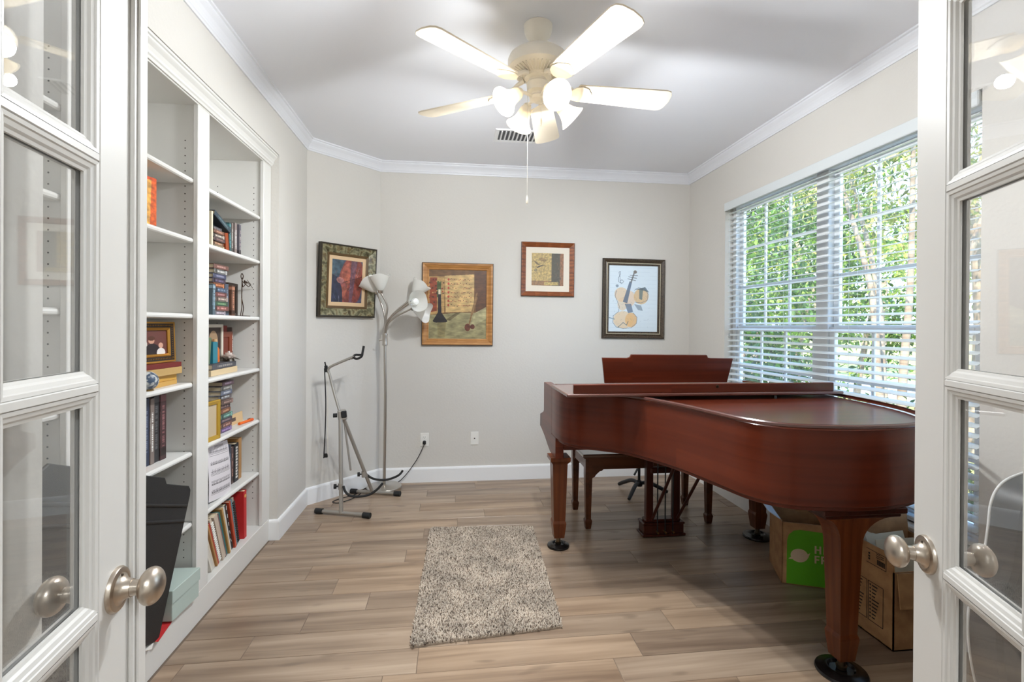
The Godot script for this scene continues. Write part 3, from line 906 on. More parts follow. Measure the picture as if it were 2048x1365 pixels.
# ---------------------------------------------------------------- ceiling fan
func build_fan() -> void:
	var C := Vector3(0.383, 0, -2.255)
	var t := thing("ceiling_fan", "cream five-blade ceiling fan with four lit bell shades", "ceiling fan", C + Vector3(0, H, 0))
	var cream := mat(c8(240, 232, 216), 0.38)
	var P := func(y: float) -> float: return y - H
	put("canopy", MB.new().lathe([Vector2(0.0, P.call(2.655)), Vector2(0.028, P.call(2.655)), Vector2(0.034, P.call(2.664)), Vector2(0.055, P.call(2.688)), Vector2(0.064, P.call(2.712)), Vector2(0.066, P.call(2.739)), Vector2(0, P.call(2.739))], 36), cream, t)
	put("downrod", MB.new().lathe([Vector2(0.0125, P.call(2.60)), Vector2(0.0125, P.call(2.67))], 20), cream, t)
	put("motor", MB.new().lathe([Vector2(0.06, P.call(2.505)), Vector2(0.09, P.call(2.515)), Vector2(0.125, P.call(2.53)), Vector2(0.136, P.call(2.538)), Vector2(0.139, P.call(2.55)), Vector2(0.139, P.call(2.575)), Vector2(0.132, P.call(2.592)), Vector2(0.115, P.call(2.605)), Vector2(0.08, P.call(2.618)), Vector2(0.03, P.call(2.624)), Vector2(0, P.call(2.625))], 48), cream, t)
	for k in 40:
		var a := TAU * k / 40.0
		var d := Vector3(cos(a), 0, sin(a))
		put("vent_rib", MB.new().tube([d * 0.072 + Vector3(0, P.call(2.503), 0), d * 0.118 + Vector3(0, P.call(2.523), 0)], 0.0028, 5), cream, t)
	put("switch_housing", MB.new().lathe([Vector2(0, P.call(2.382)), Vector2(0.012, P.call(2.382)), Vector2(0.02, P.call(2.388)), Vector2(0.036, P.call(2.395)), Vector2(0.04, P.call(2.408)), Vector2(0.03, P.call(2.418)), Vector2(0.032, P.call(2.426)), Vector2(0.05, P.call(2.432)), Vector2(0.052, P.call(2.47)), Vector2(0.048, P.call(2.476)), Vector2(0.04, P.call(2.48)), Vector2(0.04, P.call(2.49)), Vector2(0.062, P.call(2.494)), Vector2(0.062, P.call(2.506))], 36), cream, t)
	for deg in [-141.0, -69.0, 3.0, 75.0, 147.0]:
		var a := deg_to_rad(deg)
		var iron := Node3D.new()
		iron.name = "blade_arm"
		t.add_child(iron, true)
		iron.rotation = Vector3(0, a, 0)
		iron.position = Vector3(0, P.call(2.0) + 0.0, 0)
		# bracket from the motor down to the blade root
		put("bracket", MB.new().tube(spline([Vector3(0.07, 0.498, 0), Vector3(0.10, 0.488, 0), Vector3(0.13, 0.47, 0.004), Vector3(0.165, 0.452, 0.0)], 4), [0.011, 0.011, 0.011, 0.011, 0.010, 0.010, 0.010, 0.010, 0.011, 0.012, 0.012, 0.013, 0.014], 8), cream, iron)
		var pitch := xf(Vector3(0, 0.444, 0), -0.21)
		var plate := PackedVector2Array([Vector2(0.15, -0.012), Vector2(0.175, -0.045), Vector2(0.205, -0.052), Vector2(0.235, -0.04), Vector2(0.255, -0.012), Vector2(0.262, 0.0), Vector2(0.255, 0.012), Vector2(0.235, 0.04), Vector2(0.205, 0.052), Vector2(0.175, 0.045), Vector2(0.15, 0.012)])
		var lay := Transform3D(Basis(Vector3(1, 0, 0), Vector3(0, 0, 1), Vector3(0, -1, 0)), Vector3.ZERO)
		put("blade_plate", MB.new().prism(plate, 0.003, 0.008, pitch * lay, 0.001), cream, iron)
		var bl: Array = [Vector2(0.19, -0.055), Vector2(0.61, -0.073), Vector2(0.632, -0.066), Vector2(0.645, -0.045), Vector2(0.651, 0.0), Vector2(0.645, 0.045), Vector2(0.632, 0.066), Vector2(0.61, 0.073), Vector2(0.19, 0.055), Vector2(0.182, 0.035), Vector2(0.179, 0.0), Vector2(0.182, -0.035)]
		put("blade", MB.new().prism(PackedVector2Array(bl), -0.0045, 0.0025, pitch * lay, 0.0012), mats.get("fan_blade", blade_mat()), iron)
	# light kit
	var glass := mat(Color(0.99, 0.97, 0.93, 0.9), 0.35)
	glass.transparency = BaseMaterial3D.TRANSPARENCY_ALPHA
	glass.backlight_enabled = true
	glass.backlight = Color(0.8, 0.76, 0.68)
	glass.cull_mode = BaseMaterial3D.CULL_DISABLED
	var bulb := mat(Color(1, 1, 1), 0.4)
	bulb.emission_enabled = true
	bulb.emission = Color(1.0, 0.96, 0.9)
	bulb.emission_energy_multiplier = 4.0
	for q in [Vector3(-0.175, 0, 0.085), Vector3(0.062, 0, 0.2), Vector3(-0.074, 0, -0.2), Vector3(0.18, 0, -0.052)]:
		var d: Vector3 = q.normalized()
		var ax: Vector3 = (d * 0.80 + Vector3(0, -0.60, 0)).normalized()
		var s0: Vector3 = Vector3(0, P.call(2.405), 0) + d * 0.036
		var s1: Vector3 = Vector3(0, P.call(2.405), 0) + d * 0.095 + Vector3(0, 0.004, 0)
		var lamp := Node3D.new()
		lamp.name = "lamp"
		t.add_child(lamp, true)
		put("lamp_arm", MB.new().tube(spline([s0, s0 + d * 0.03 + Vector3(0, 0.006, 0), s1], 4), 0.0075, 10), cream, lamp)
		var at := along(s1 - ax * 0.004, ax)
		put("lamp_socket", MB.new().lathe([Vector2(0, 0), Vector2(0.016, 0.0), Vector2(0.02, 0.006), Vector2(0.022, 0.022), Vector2(0.026, 0.026), Vector2(0, 0.026)], 20, at), cream, lamp)
		var bell: Array = [Vector2(0.025, 0.018), Vector2(0.029, 0.03), Vector2(0.031, 0.045), Vector2(0.034, 0.062), Vector2(0.040, 0.08), Vector2(0.050, 0.098), Vector2(0.061, 0.112), Vector2(0.066, 0.118)]
		var back: Array = []
		for p in bell: back.append(Vector2(p.x - 0.0025, p.y - 0.0005))
		back.reverse()
		put("lamp_shade", MB.new().lathe(bell + back, 32, at), glass, lamp)
		var bp: Array = []
		for i in 11:
			var an := -PI / 2 + PI * i / 10.0
			bp.append(Vector2(0.027 * cos(an) if i not in [0, 10] else 0.0, 0.072 + 0.029 * sin(an)))
		put("bulb", MB.new().lathe(bp, 20, at), bulb, lamp)
		var l := OmniLight3D.new()
		l.name = "bulb_light"
		l.light_color = Color(0.965, 0.985, 1.0)
		l.light_energy = 0.13
		l.light_size = 0.026
		l.omni_range = 12.0
		l.omni_attenuation = 2.0
		l.shadow_enabled = true
		lamp.add_child(l)
		l.position = at * Vector3(0, 0.155, 0)
		# what leaves the open mouth of the bell
		var sp := SpotLight3D.new()
		sp.name = "mouth_light"
		sp.light_color = l.light_color
		sp.light_energy = 1.1
		sp.light_size = 0.04
		sp.spot_angle = 82.0
		sp.spot_angle_attenuation = 0.6
		sp.spot_range = 12.0
		sp.spot_attenuation = 2.0
		sp.shadow_enabled = true
		lamp.add_child(sp)
		sp.position = at * Vector3(0, 0.14, 0)
		sp.basis = Basis.looking_at(ax, Vector3.UP)
	for c in [[Vector3(-0.05, P.call(2.44), 0.02), 1.945], [Vector3(0.012, P.call(2.39), 0.03), 2.30]]:
		var at: Vector3 = c[0]
		var ch := put("pull_chain", MB.new().tube([at, Vector3(at.x, P.call(c[1]), at.z)], 0.0011, 6), mat(c8(220, 215, 205), 0.4), t)
		put("chain_fob", MB.new().lathe([Vector2(0, -0.036), Vector2(0.004, -0.036), Vector2(0.0055, -0.03), Vector2(0.005, -0.01), Vector2(0.0025, 0.0), Vector2(0, 0.0)], 12, xf(Vector3(at.x, P.call(c[1]), at.z))), cream, ch)
	# supply air grille beside it
	var g := thing("ceiling_vent", "white louvred air grille in the ceiling behind the fan", "vent", Vector3(0.46, H, -3.58))
	put("vent_frame", MB.new().frame(0.34, 0.24, [Vector2(0.03, 0.0), Vector2(0.03, 0.004), Vector2(0.004, 0.008), Vector2(0.0, 0.0)], xf(Vector3(0, 0, 0), PI / 2)), mats.trim, g)
	for i in 9:
		put("louvre", MB.new().cbox(Vector3.ZERO, Vector3(0.006, 0.012, 0.18), 0.001, xf(Vector3(-0.12 + i * 0.03, -0.005, 0), 0, 0, 0.6)), mats.trim, g)
	put("vent_throat", MB.new().box(Vector3(-0.142, -0.0012, -0.092), Vector3(0.142, -0.0004, 0.092)), mat(c8(90, 90, 92), 0.9), g)

func blade_mat() -> StandardMaterial3D:
	if not mats.has("fan_blade"): mats.fan_blade = mat(c8(226, 213, 190), 0.45)
	return mats.fan_blade

# ---------------------------------------------------------------- rug
func build_rug() -> void:
	var A := Vector3(-0.17, 0, -2.085)
	var B := Vector3(0.49, 0, -2.15)
	var C := Vector3(0.53, 0, -3.235)
	var D := Vector3(-0.14, 0, -3.285)
	var mid := (A + B + C + D) / 4.0
	var t := thing("rug", "small shaggy grey-beige rug lying on the plank floor", "rug", mid)
	put("backing", MB.new().prism(PackedVector2Array([Vector2(A.x - mid.x, A.z - mid.z), Vector2(B.x - mid.x, B.z - mid.z), Vector2(C.x - mid.x, C.z - mid.z), Vector2(D.x - mid.x, D.z - mid.z)]), 0.001, 0.008, Transform3D(Basis(Vector3(1, 0, 0), Vector3(0, 0, 1), Vector3(0, 1, 0)), Vector3.ZERO)), mat(c8(150, 135, 118), 0.95), t)
	var tuft := MB.new()
	for k in 3:
		var r0 := Basis(Vector3.UP, TAU * k / 3.0)
		var a := r0 * Vector3(-0.0019, 0, 0.0011)
		var b := r0 * Vector3(0.0019, 0, 0.0011)
		var c := r0 * Vector3(0.0026, 0.010, 0.0015) + Vector3(0.0015, 0, 0)
		var d := r0 * Vector3(-0.0026, 0.010, 0.0015) + Vector3(0.0015, 0, 0)
		var e := Vector3(0.0032, 0.0165, 0)
		var n := r0 * Vector3(0, 0.25, 1)
		tuft.quad(a, b, c, d, n)
		tuft.tri(d, c, e, n.normalized(), n.normalized(), (n + Vector3.UP).normalized())
	var tm := mat(Color.WHITE, 0.95)
	tm.vertex_color_use_as_albedo = true
	var mm := MultiMesh.new()
	mm.transform_format = MultiMesh.TRANSFORM_3D
	mm.use_colors = true
	mm.mesh = tuft.mesh(tm)
	var N := 60000
	mm.instance_count = N
	var r := RandomNumberGenerator.new()
	r.seed = 5
	var patch := noise_of(8, 5.0, 2)
	for i in N:
		var u := r.randf()
		var v := r.randf()
		var p: Vector3 = A.lerp(B, u).lerp(D.lerp(C, u), v) - mid
		var bs := Basis(Vector3.UP, r.randf() * TAU) * Basis(Vector3.RIGHT, r.randfn(0.0, 0.35))
		var s := r.randf_range(0.8, 1.25)
		mm.set_instance_transform(i, Transform3D(bs.scaled(Vector3.ONE * s), p + Vector3(0, 0.004, 0)))
		var tone := r.randf()
		var c: Color = c8(204, 191, 175) if tone < 0.5 else (c8(168, 152, 136) if tone < 0.8 else c8(104, 90, 78))
		c = c.srgb_to_linear() * (0.92 + 0.25 * patch.get_noise_2d(p.x, p.z))
		mm.set_instance_color(i, c)
	var o := MultiMeshInstance3D.new()
	o.name = "pile"
	o.multimesh = mm
	o.set_meta("kind", "stuff")
	t.add_child(o)

# ---------------------------------------------------------------- drawing on flat prints
class Canvas:
	var w: int
	var h: int
	var im: Image

	func _init(w_: int, h_: int, c: Color) -> void:
		w = w_; h = h_
		im = Image.create(w, h, false, Image.FORMAT_RGB8)
		im.fill(c)

	func dab(x: int, y: int, c: Color, a: float) -> void:
		if x < 0 or y < 0 or x >= w or y >= h: return
		im.set_pixel(x, y, im.get_pixel(x, y).lerp(c, a))

	# coordinates in 0..1 of the width and height
	func oval(cx: float, cy: float, rx: float, ry: float, c: Color, a := 1.0, rot := 0.0) -> void:
		var R := int(maxf(rx * w, ry * h)) + 2
		for y in range(int(cy * h) - R, int(cy * h) + R):
			for x in range(int(cx * w) - R, int(cx * w) + R):
				var d := Vector2(x - cx * w, y - cy * h).rotated(-rot)
				if pow(d.x / (rx * w), 2) + pow(d.y / (ry * h), 2) <= 1.0: dab(x, y, c, a)

	func line(p: Vector2, q: Vector2, wd: float, c: Color, a := 1.0) -> void:
		var P := p * Vector2(w, h)
		var Q := q * Vector2(w, h)
		var lo := P.min(Q) - Vector2.ONE * (wd + 1)
		var hi := P.max(Q) + Vector2.ONE * (wd + 1)
		for y in range(int(lo.y), int(hi.y) + 1):
			for x in range(int(lo.x), int(hi.x) + 1):
				var s := Geometry2D.get_closest_point_to_segment(Vector2(x, y), P, Q)
				if s.distance_to(Vector2(x, y)) <= wd * 0.5: dab(x, y, c, a)

	func path(pts: Array, wd: float, c: Color, a := 1.0) -> void:
		for i in pts.size() - 1: line(pts[i], pts[i + 1], wd, c, a)

	func poly(pts: Array, c: Color, a := 1.0) -> void:
		var pg := PackedVector2Array()
		var lo := Vector2(1e9, 1e9)
		var hi := -lo
		for q in pts:
			var s: Vector2 = q * Vector2(w, h)
			pg.append(s)
			lo = lo.min(s)
			hi = hi.max(s)
		for y in range(int(lo.y), int(hi.y) + 1):
			for x in range(int(lo.x), int(hi.x) + 1):
				if Geometry2D.is_point_in_polygon(Vector2(x + 0.5, y + 0.5), pg): dab(x, y, c, a)

	func brush(seed_: int, amount: float, fx := 0.06, fy := 0.06) -> void:
		var f := FastNoiseLite.new()
		f.seed = seed_
		f.noise_type = FastNoiseLite.TYPE_SIMPLEX_SMOOTH
		f.frequency = 1.0
		f.fractal_octaves = 3
		for y in h:
			for x in w:
				var c := im.get_pixel(x, y)
				var k := 1.0 + amount * f.get_noise_2d(x * fx, y * fy)
				im.set_pixel(x, y, Color(c.r * k, c.g * k, c.b * k).clamp())

func print_mat(c: Canvas, rough := 0.6) -> StandardMaterial3D:
	var m := mat(Color.WHITE, rough)
	m.albedo_texture = img_tex(c.im)
	return m

func quad_sheet(w: float, h: float, z: float) -> MB:
	var m := MB.new()
	m.quad(Vector3(-w / 2, -h / 2, z), Vector3(w / 2, -h / 2, z), Vector3(w / 2, h / 2, z), Vector3(-w / 2, h / 2, z), Vector3(0, 0, 1))
	# a back and edges so that it is a card, not a film
	m.box(Vector3(-w / 2, -h / 2, z - 0.0016), Vector3(w / 2, h / 2, z - 0.0001))
	return m

func mottled(seed_: int, cols: Array, freq: float) -> StandardMaterial3D:
	var a := noise_of(seed_, freq, 4)
	var m := mat(Color.WHITE, 0.38)
	m.albedo_texture = img_tex(paint(128, 128, func(u: float, v: float) -> Color:
		var s := clampf(0.5 + 0.95 * a.get_noise_2d(u * 128.0, v * 128.0), 0.0, 0.999) * (cols.size() - 1)
		var i := int(s)
		return cols[i].lerp(cols[i + 1], s - i)))
	m.uv1_triplanar = true
	m.uv1_scale = Vector3.ONE * 5.0
	return m

func build_pictures() -> void:
	# 1 still life with an old music book
	var c := Canvas.new(256, 312, c8(118, 84, 50))
	c.poly([Vector2(0, 0), Vector2(1, 0), Vector2(1, 0.62), Vector2(0, 0.66)], c8(110, 78, 46))
	c.poly([Vector2(0.78, 0.0), Vector2(1, 0), Vector2(1, 0.6), Vector2(0.82, 0.62)], c8(92, 60, 38))
	c.poly([Vector2(0, 0.66), Vector2(0.55, 0.62), Vector2(0.8, 0.62), Vector2(1, 0.55), Vector2(1, 1), Vector2(0, 1)], c8(146, 138, 100))
	c.poly([Vector2(0.8, 0.62), Vector2(1, 0.53), Vector2(1, 0.7), Vector2(0.7, 0.86)], c8(166, 158, 118))
	c.poly([Vector2(0.0, 0.10), Vector2(0.27, 0.10), Vector2(0.27, 0.62), Vector2(0.0, 0.66)], c8(176, 140, 88))
	c.poly([Vector2(0.02, 0.12), Vector2(0.14, 0.12), Vector2(0.14, 0.60), Vector2(0.02, 0.62)], c8(140, 66, 40))
	c.poly([Vector2(0.14, 0.17), Vector2(0.21, 0.17), Vector2(0.21, 0.4), Vector2(0.14, 0.4)], c8(70, 84, 44))
	c.poly([Vector2(0.27, 0.09), Vector2(0.78, 0.06), Vector2(0.78, 0.60), Vector2(0.29, 0.62)], c8(198, 166, 112))
	var r := RandomNumberGenerator.new()
	r.seed = 12
	for i in 46:
		c.oval(r.randf_range(0.01, 0.26), r.randf_range(0.12, 0.6), 0.012, 0.01, [c8(150, 50, 36), c8(60, 40, 34), c8(190, 160, 100)][i % 3], 0.9)
	for row in 7:
		var y := 0.14 + row * 0.062
		c.line(Vector2(0.34, y + 0.012), Vector2(0.74, y + 0.004), 0.8, c8(150, 110, 74), 0.7)
		for k in 15:
			if r.randf() < 0.72: c.oval(0.36 + k * 0.026, y + r.randf_range(-0.012, 0.012), 0.008, 0.006, c8(70, 34, 26) if r.randf() < 0.6 else c8(150, 60, 44), 0.95)
		c.oval(0.335, y, 0.016, 0.018, c8(164, 52, 40), 0.9)
	c.line(Vector2(0.83, 0.33), Vector2(0.70, 0.78), 6.0, c8(128, 96, 60))
	c.line(Vector2(0.82, 0.40), Vector2(0.74, 0.64), 11.0, c8(140, 108, 70), 0.8)
	c.oval(0.67, 0.83, 0.05, 0.055, c8(104, 58, 40))
	c.oval(0.755, 0.82, 0.04, 0.035, c8(92, 50, 34))
	c.poly([Vector2(0.16, 0.36), Vector2(0.21, 0.36), Vector2(0.22, 0.62), Vector2(0.31, 0.73), Vector2(0.08, 0.73), Vector2(0.16, 0.62)], c8(38, 32, 34))
	c.oval(0.195, 0.74, 0.125, 0.03, c8(34, 28, 30))
	c.poly([Vector2(0.165, 0.29), Vector2(0.205, 0.29), Vector2(0.205, 0.36), Vector2(0.165, 0.36)], c8(226, 214, 186))
	c.poly([Vector2(0.30, 0.72), Vector2(0.48, 0.62), Vector2(0.55, 0.62), Vector2(0.36, 0.74)], c8(110, 98, 66))
	c.poly([Vector2(0.15, 0.76), Vector2(0.30, 0.76), Vector2(0.28, 0.97), Vector2(0.16, 0.97)], c8(128, 116, 76), 0.7)
	c.brush(3, 0.25, 0.02, 0.05)
	var gold := wood_mat(41, c8(150, 98, 48), c8(204, 150, 88), Vector3(6, 6, 6), 0.4)
	var prof := [Vector2(0.058, 0.004), Vector2(0.058, 0.012), Vector2(0.05, 0.016), Vector2(0.044, 0.014), Vector2(0.034, 0.020), Vector2(0.018, 0.030), Vector2(0.008, 0.031), Vector2(0.004, 0.026), Vector2(0.003, 0.0)]
	picture("framed_painting", "gold-framed painting of an old music book, candlestick and quill", Vector3(0.0385, 1.532, BW), 0.0, -0.004, 0.0, 0.61, 0.71, prof, gold, 0.0, null, print_mat(c, 0.5), false, c8(70, 44, 26))
	# 2 small square collage
	c = Canvas.new(200, 200, c8(196, 170, 104))
	for i in 34:
		var y := 0.03 + i * 0.027
		c.path([Vector2(0.02, y), Vector2(0.2, y + r.randf_range(-0.008, 0.008)), Vector2(0.4, y + r.randf_range(-0.008, 0.008)), Vector2(0.62, y)], 1.2, c8(112, 84, 46), 0.55)
	c.line(Vector2(0.3, 0.04), Vector2(0.3, 0.98), 1.0, c8(120, 90, 50), 0.6)
	c.oval(0.34, 0.2, 0.12, 0.05, c8(126, 98, 58), 0.7, 0.3)
	c.poly([Vector2(0.05, 0.22), Vector2(0.12, 0.25), Vector2(0.26, 0.36), Vector2(0.16, 0.36)], c8(90, 70, 44), 0.8)
	c.poly([Vector2(0.17, 0.43), Vector2(0.30, 0.37), Vector2(0.42, 0.36), Vector2(0.30, 0.41), Vector2(0.18, 0.46)], c8(36, 28, 22))
	c.oval(0.13, 0.52, 0.05, 0.05, c8(128, 116, 80), 0.8)
	c.poly([Vector2(0.62, 0.0), Vector2(0.9, 0.0), Vector2(0.9, 1), Vector2(0.62, 1)], c8(66, 60, 44))
	c.poly([Vector2(0.88, 0.0), Vector2(1, 0), Vector2(1, 1), Vector2(0.88, 1)], c8(142, 92, 56))
	for i in 40: c.oval(r.randf_range(0.62, 0.92), r.randf(), 0.02, 0.025, [c8(84, 80, 58), c8(44, 40, 30), c8(104, 110, 88), c8(120, 76, 44)][i % 4], 0.5)
	c.poly([Vector2(0, 0.85), Vector2(0.62, 0.85), Vector2(0.62, 1), Vector2(0, 1)], c8(146, 104, 60))
	c.poly([Vector2(0.40, 0.88), Vector2(0.84, 0.88), Vector2(0.84, 0.98), Vector2(0.40, 0.98)], c8(186, 160, 92))
	c.brush(9, 0.3, 0.06, 0.06)
	var brown := wood_mat(42, c8(96, 48, 22), c8(158, 92, 50), Vector3(9, 9, 9), 0.4)
	picture("framed_collage", "small square brown-framed collage print with cream mat", Vector3(0.8265, 1.849, BW), 0.0, -0.006, 0.0, 0.474, 0.474, [Vector2(0.042, 0.006), Vector2(0.042, 0.010), Vector2(0.038, 0.012), Vector2(0.006, 0.028), Vector2(0.002, 0.027), Vector2(0.001, 0.0)], brown, 0.052, mat(c8(232, 222, 206), 0.8), print_mat(c), true, c8(60, 30, 16))
	# 3 violin print
	c = Canvas.new(240, 330, c8(214, 226, 234))
	for i in 16: c.line(Vector2(0.03, 0.04 + i * 0.06), Vector2(0.97, 0.035 + i * 0.06), 0.8, c8(176, 192, 206), 0.45)
	var tan_ := c8(222, 190, 150)
	var ink := c8(84, 98, 112)
	c.oval(0.26, 0.44, 0.14, 0.11, tan_, 0.75, -0.3)
	c.oval(0.42, 0.50, 0.12, 0.12, c8(226, 196, 164), 0.75)
	c.oval(0.28, 0.58, 0.10, 0.10, tan_, 0.6)
	c.oval(0.30, 0.82, 0.20, 0.13, c8(226, 198, 158), 0.8)
	c.oval(0.46, 0.82, 0.12, 0.11, c8(226, 180, 120), 0.85)
	c.oval(0.66, 0.46, 0.15, 0.12, c8(216, 180, 130), 0.85, 0.2)
	c.path([Vector2(0.16, 0.38), Vector2(0.13, 0.46), Vector2(0.18, 0.55), Vector2(0.22, 0.62), Vector2(0.20, 0.70), Vector2(0.10, 0.76), Vector2(0.09, 0.86), Vector2(0.16, 0.93), Vector2(0.30, 0.95), Vector2(0.46, 0.94), Vector2(0.57, 0.87), Vector2(0.58, 0.78), Vector2(0.50, 0.71)], 2.0, ink, 0.8)
	c.path([Vector2(0.52, 0.37), Vector2(0.6, 0.33), Vector2(0.72, 0.34), Vector2(0.80, 0.42), Vector2(0.78, 0.52), Vector2(0.66, 0.56), Vector2(0.54, 0.55)], 2.0, ink, 0.8)
	c.poly([Vector2(0.62, 0.36), Vector2(0.70, 0.35), Vector2(0.68, 0.52), Vector2(0.62, 0.50)], c8(96, 112, 112), 0.8)
	c.poly([Vector2(0.54, 0.36), Vector2(0.74, 0.32), Vector2(0.82, 0.40), Vector2(0.64, 0.36)], c8(70, 84, 92), 0.75)
	c.poly([Vector2(0.42, 0.24), Vector2(0.47, 0.25), Vector2(0.38, 0.57), Vector2(0.29, 0.55)], c8(92, 104, 122), 0.9)
	c.poly([Vector2(0.33, 0.58), Vector2(0.46, 0.58), Vector2(0.50, 0.70), Vector2(0.40, 0.72)], c8(104, 116, 134), 0.85)
	c.poly([Vector2(0.52, 0.58), Vector2(0.66, 0.60), Vector2(0.70, 0.68), Vector2(0.60, 0.67)], c8(112, 126, 140), 0.6)
	c.line(Vector2(0.45, 0.25), Vector2(0.51, 0.11), 7.0, c8(110, 108, 104), 0.9)
	c.oval(0.53, 0.095, 0.035, 0.025, c8(122, 114, 106))
	for k in [[0.40, 0.17, 0.56, 0.19], [0.38, 0.20, 0.54, 0.225], [0.43, 0.145, 0.58, 0.15]]: c.line(Vector2(k[0], k[1]), Vector2(k[2], k[3]), 3.0, c8(90, 90, 92), 0.9)
	c.path([Vector2(0.23, 0.24), Vector2(0.22, 0.16), Vector2(0.20, 0.11), Vector2(0.225, 0.09), Vector2(0.235, 0.13), Vector2(0.19, 0.19), Vector2(0.20, 0.25), Vector2(0.27, 0.27), Vector2(0.30, 0.24), Vector2(0.26, 0.215), Vector2(0.23, 0.24), Vector2(0.25, 0.28)], 2.0, ink, 0.9)
	c.oval(0.17, 0.31, 0.03, 0.022, c8(120, 134, 150), 0.8)
	c.path([Vector2(0.20, 0.93), Vector2(0.30, 0.86), Vector2(0.37, 0.90), Vector2(0.40, 0.84)], 3.0, c8(70, 92, 104), 0.8)
	c.line(Vector2(0.02, 0.79), Vector2(0.12, 0.81), 5.0, c8(120, 146, 164), 0.8)
	for k in 60:
		var p := Vector2(r.randf_range(0.08, 0.82), r.randf_range(0.32, 0.93))
		c.line(p, p + Vector2(r.randf_range(-0.05, 0.05), r.randf_range(-0.03, 0.03)), 1.0, ink, 0.35)
	var bronze := mottled(43, [c8(34, 26, 20), c8(62, 48, 36), c8(92, 78, 60), c8(50, 38, 28)], 0.09)
	var pn := picture("framed_print", "pale violin print in a dark bronze frame nearest the window", Vector3(1.6135, 1.6005, BW), 0.0, -0.009, 0.0, 0.577, 0.715, [Vector2(0.06, 0.006), Vector2(0.06, 0.011), Vector2(0.054, 0.013), Vector2(0.046, 0.012), Vector2(0.043, 0.016), Vector2(0.036, 0.018), Vector2(0.028, 0.014), Vector2(0.016, 0.024), Vector2(0.006, 0.028), Vector2(0.002, 0.025), Vector2(0.001, 0.0)], bronze, 0.0, null, print_mat(c, 0.16), false, c8(30, 24, 18))
	put("silver_slip", MB.new().frame(0.577 - 0.074, 0.715 - 0.074, [Vector2(0.007, 0.015), Vector2(0.007, 0.019), Vector2(0.0, 0.019), Vector2(0.0, 0.015)]), mat(c8(190, 176, 150), 0.35, 0.6), pn)
	# 4 cello painting on the angled wall
	c = Canvas.new(200, 250, c8(78, 78, 100))
	c.poly([Vector2(0, 0), Vector2(0.4, 0), Vector2(0.25, 0.35), Vector2(0, 0.5)], c8(66, 84, 96))
	c.oval(0.62, 0.5, 0.40, 0.62, c8(134, 68, 56), 1.0, 0.15)
	c.oval(0.55, 0.32, 0.24, 0.26, c8(166, 90, 70), 0.9, 0.2)
	c.oval(0.70, 0.75, 0.24, 0.26, c8(128, 58, 46), 0.9)
	c.poly([Vector2(0.62, 0), Vector2(0.82, 0), Vector2(0.66, 1), Vector2(0.56, 1)], c8(96, 76, 96), 0.75)
	c.oval(0.42, 0.62, 0.10, 0.3, c8(168, 92, 66), 0.7, 0.25)
	c.poly([Vector2(0, 0.35), Vector2(0.22, 0.42), Vector2(0.34, 0.7), Vector2(0.36, 1), Vector2(0, 1)], c8(40, 40, 60), 0.95)
	c.oval(0.27, 0.48, 0.12, 0.07, c8(176, 120, 112), 0.95, 0.35)
	for k in 5: c.line(Vector2(0.20 + k * 0.045, 0.45), Vector2(0.30 + k * 0.045, 0.58 + 0.02 * k), 3.0, c8(112, 66, 76), 0.9)
	c.line(Vector2(0.36, 0.53), Vector2(1.0, 0.36), 2.5, c8(60, 36, 44))
	for k in 26:
		var p := Vector2(r.randf(), r.randf())
		c.line(p, p + Vector2(r.randf_range(-0.12, 0.12), r.randf_range(0.04, 0.22)), 2.0, [c8(176, 110, 100), c8(88, 104, 140), c8(206, 196, 200), c8(150, 60, 44), c8(50, 46, 74)][k % 5], 0.55)
	c.brush(17, 0.35, 0.025, 0.025)
	var moss := mottled(44, [c8(58, 50, 32), c8(92, 88, 60), c8(140, 138, 108), c8(158, 152, 120), c8(104, 84, 48), c8(64, 52, 30)], 0.04)
	moss.uv1_scale = Vector3.ONE * 2.8
	var pic := picture("framed_cello_painting", "cello painting in wide mottled green-gold frame on angled wall", Vector3(-0.854, 1.694, -4.062), PI / 4, 0.0, 0.055, 0.505, 0.565, [Vector2(0.086, 0.006), Vector2(0.086, 0.012), Vector2(0.08, 0.015), Vector2(0.07, 0.014), Vector2(0.045, 0.026), Vector2(0.016, 0.036), Vector2(0.006, 0.038), Vector2(0.001, 0.033), Vector2(0.0, 0.0)], moss, 0.03, mat(c8(222, 190, 150), 0.7), print_mat(c, 0.45), false, c8(40, 34, 20))
	var dk := mottled(45, [c8(30, 25, 15), c8(52, 42, 24), c8(38, 31, 18)], 0.06)
	put("outer_band", MB.new().frame(0.505, 0.565, [Vector2(0.013, 0.0375), Vector2(0.006, 0.0395), Vector2(-0.001, 0.034), Vector2(-0.001, 0.003)]), dk, pic)
	put("inner_lip", MB.new().frame(0.505 - 0.134, 0.565 - 0.134, [Vector2(0.0195, 0.006), Vector2(0.0195, 0.0135), Vector2(0.012, 0.0165), Vector2(0.002, 0.0185), Vector2(0.0, 0.0165)]), mat(c8(96, 72, 38), 0.4), pic)

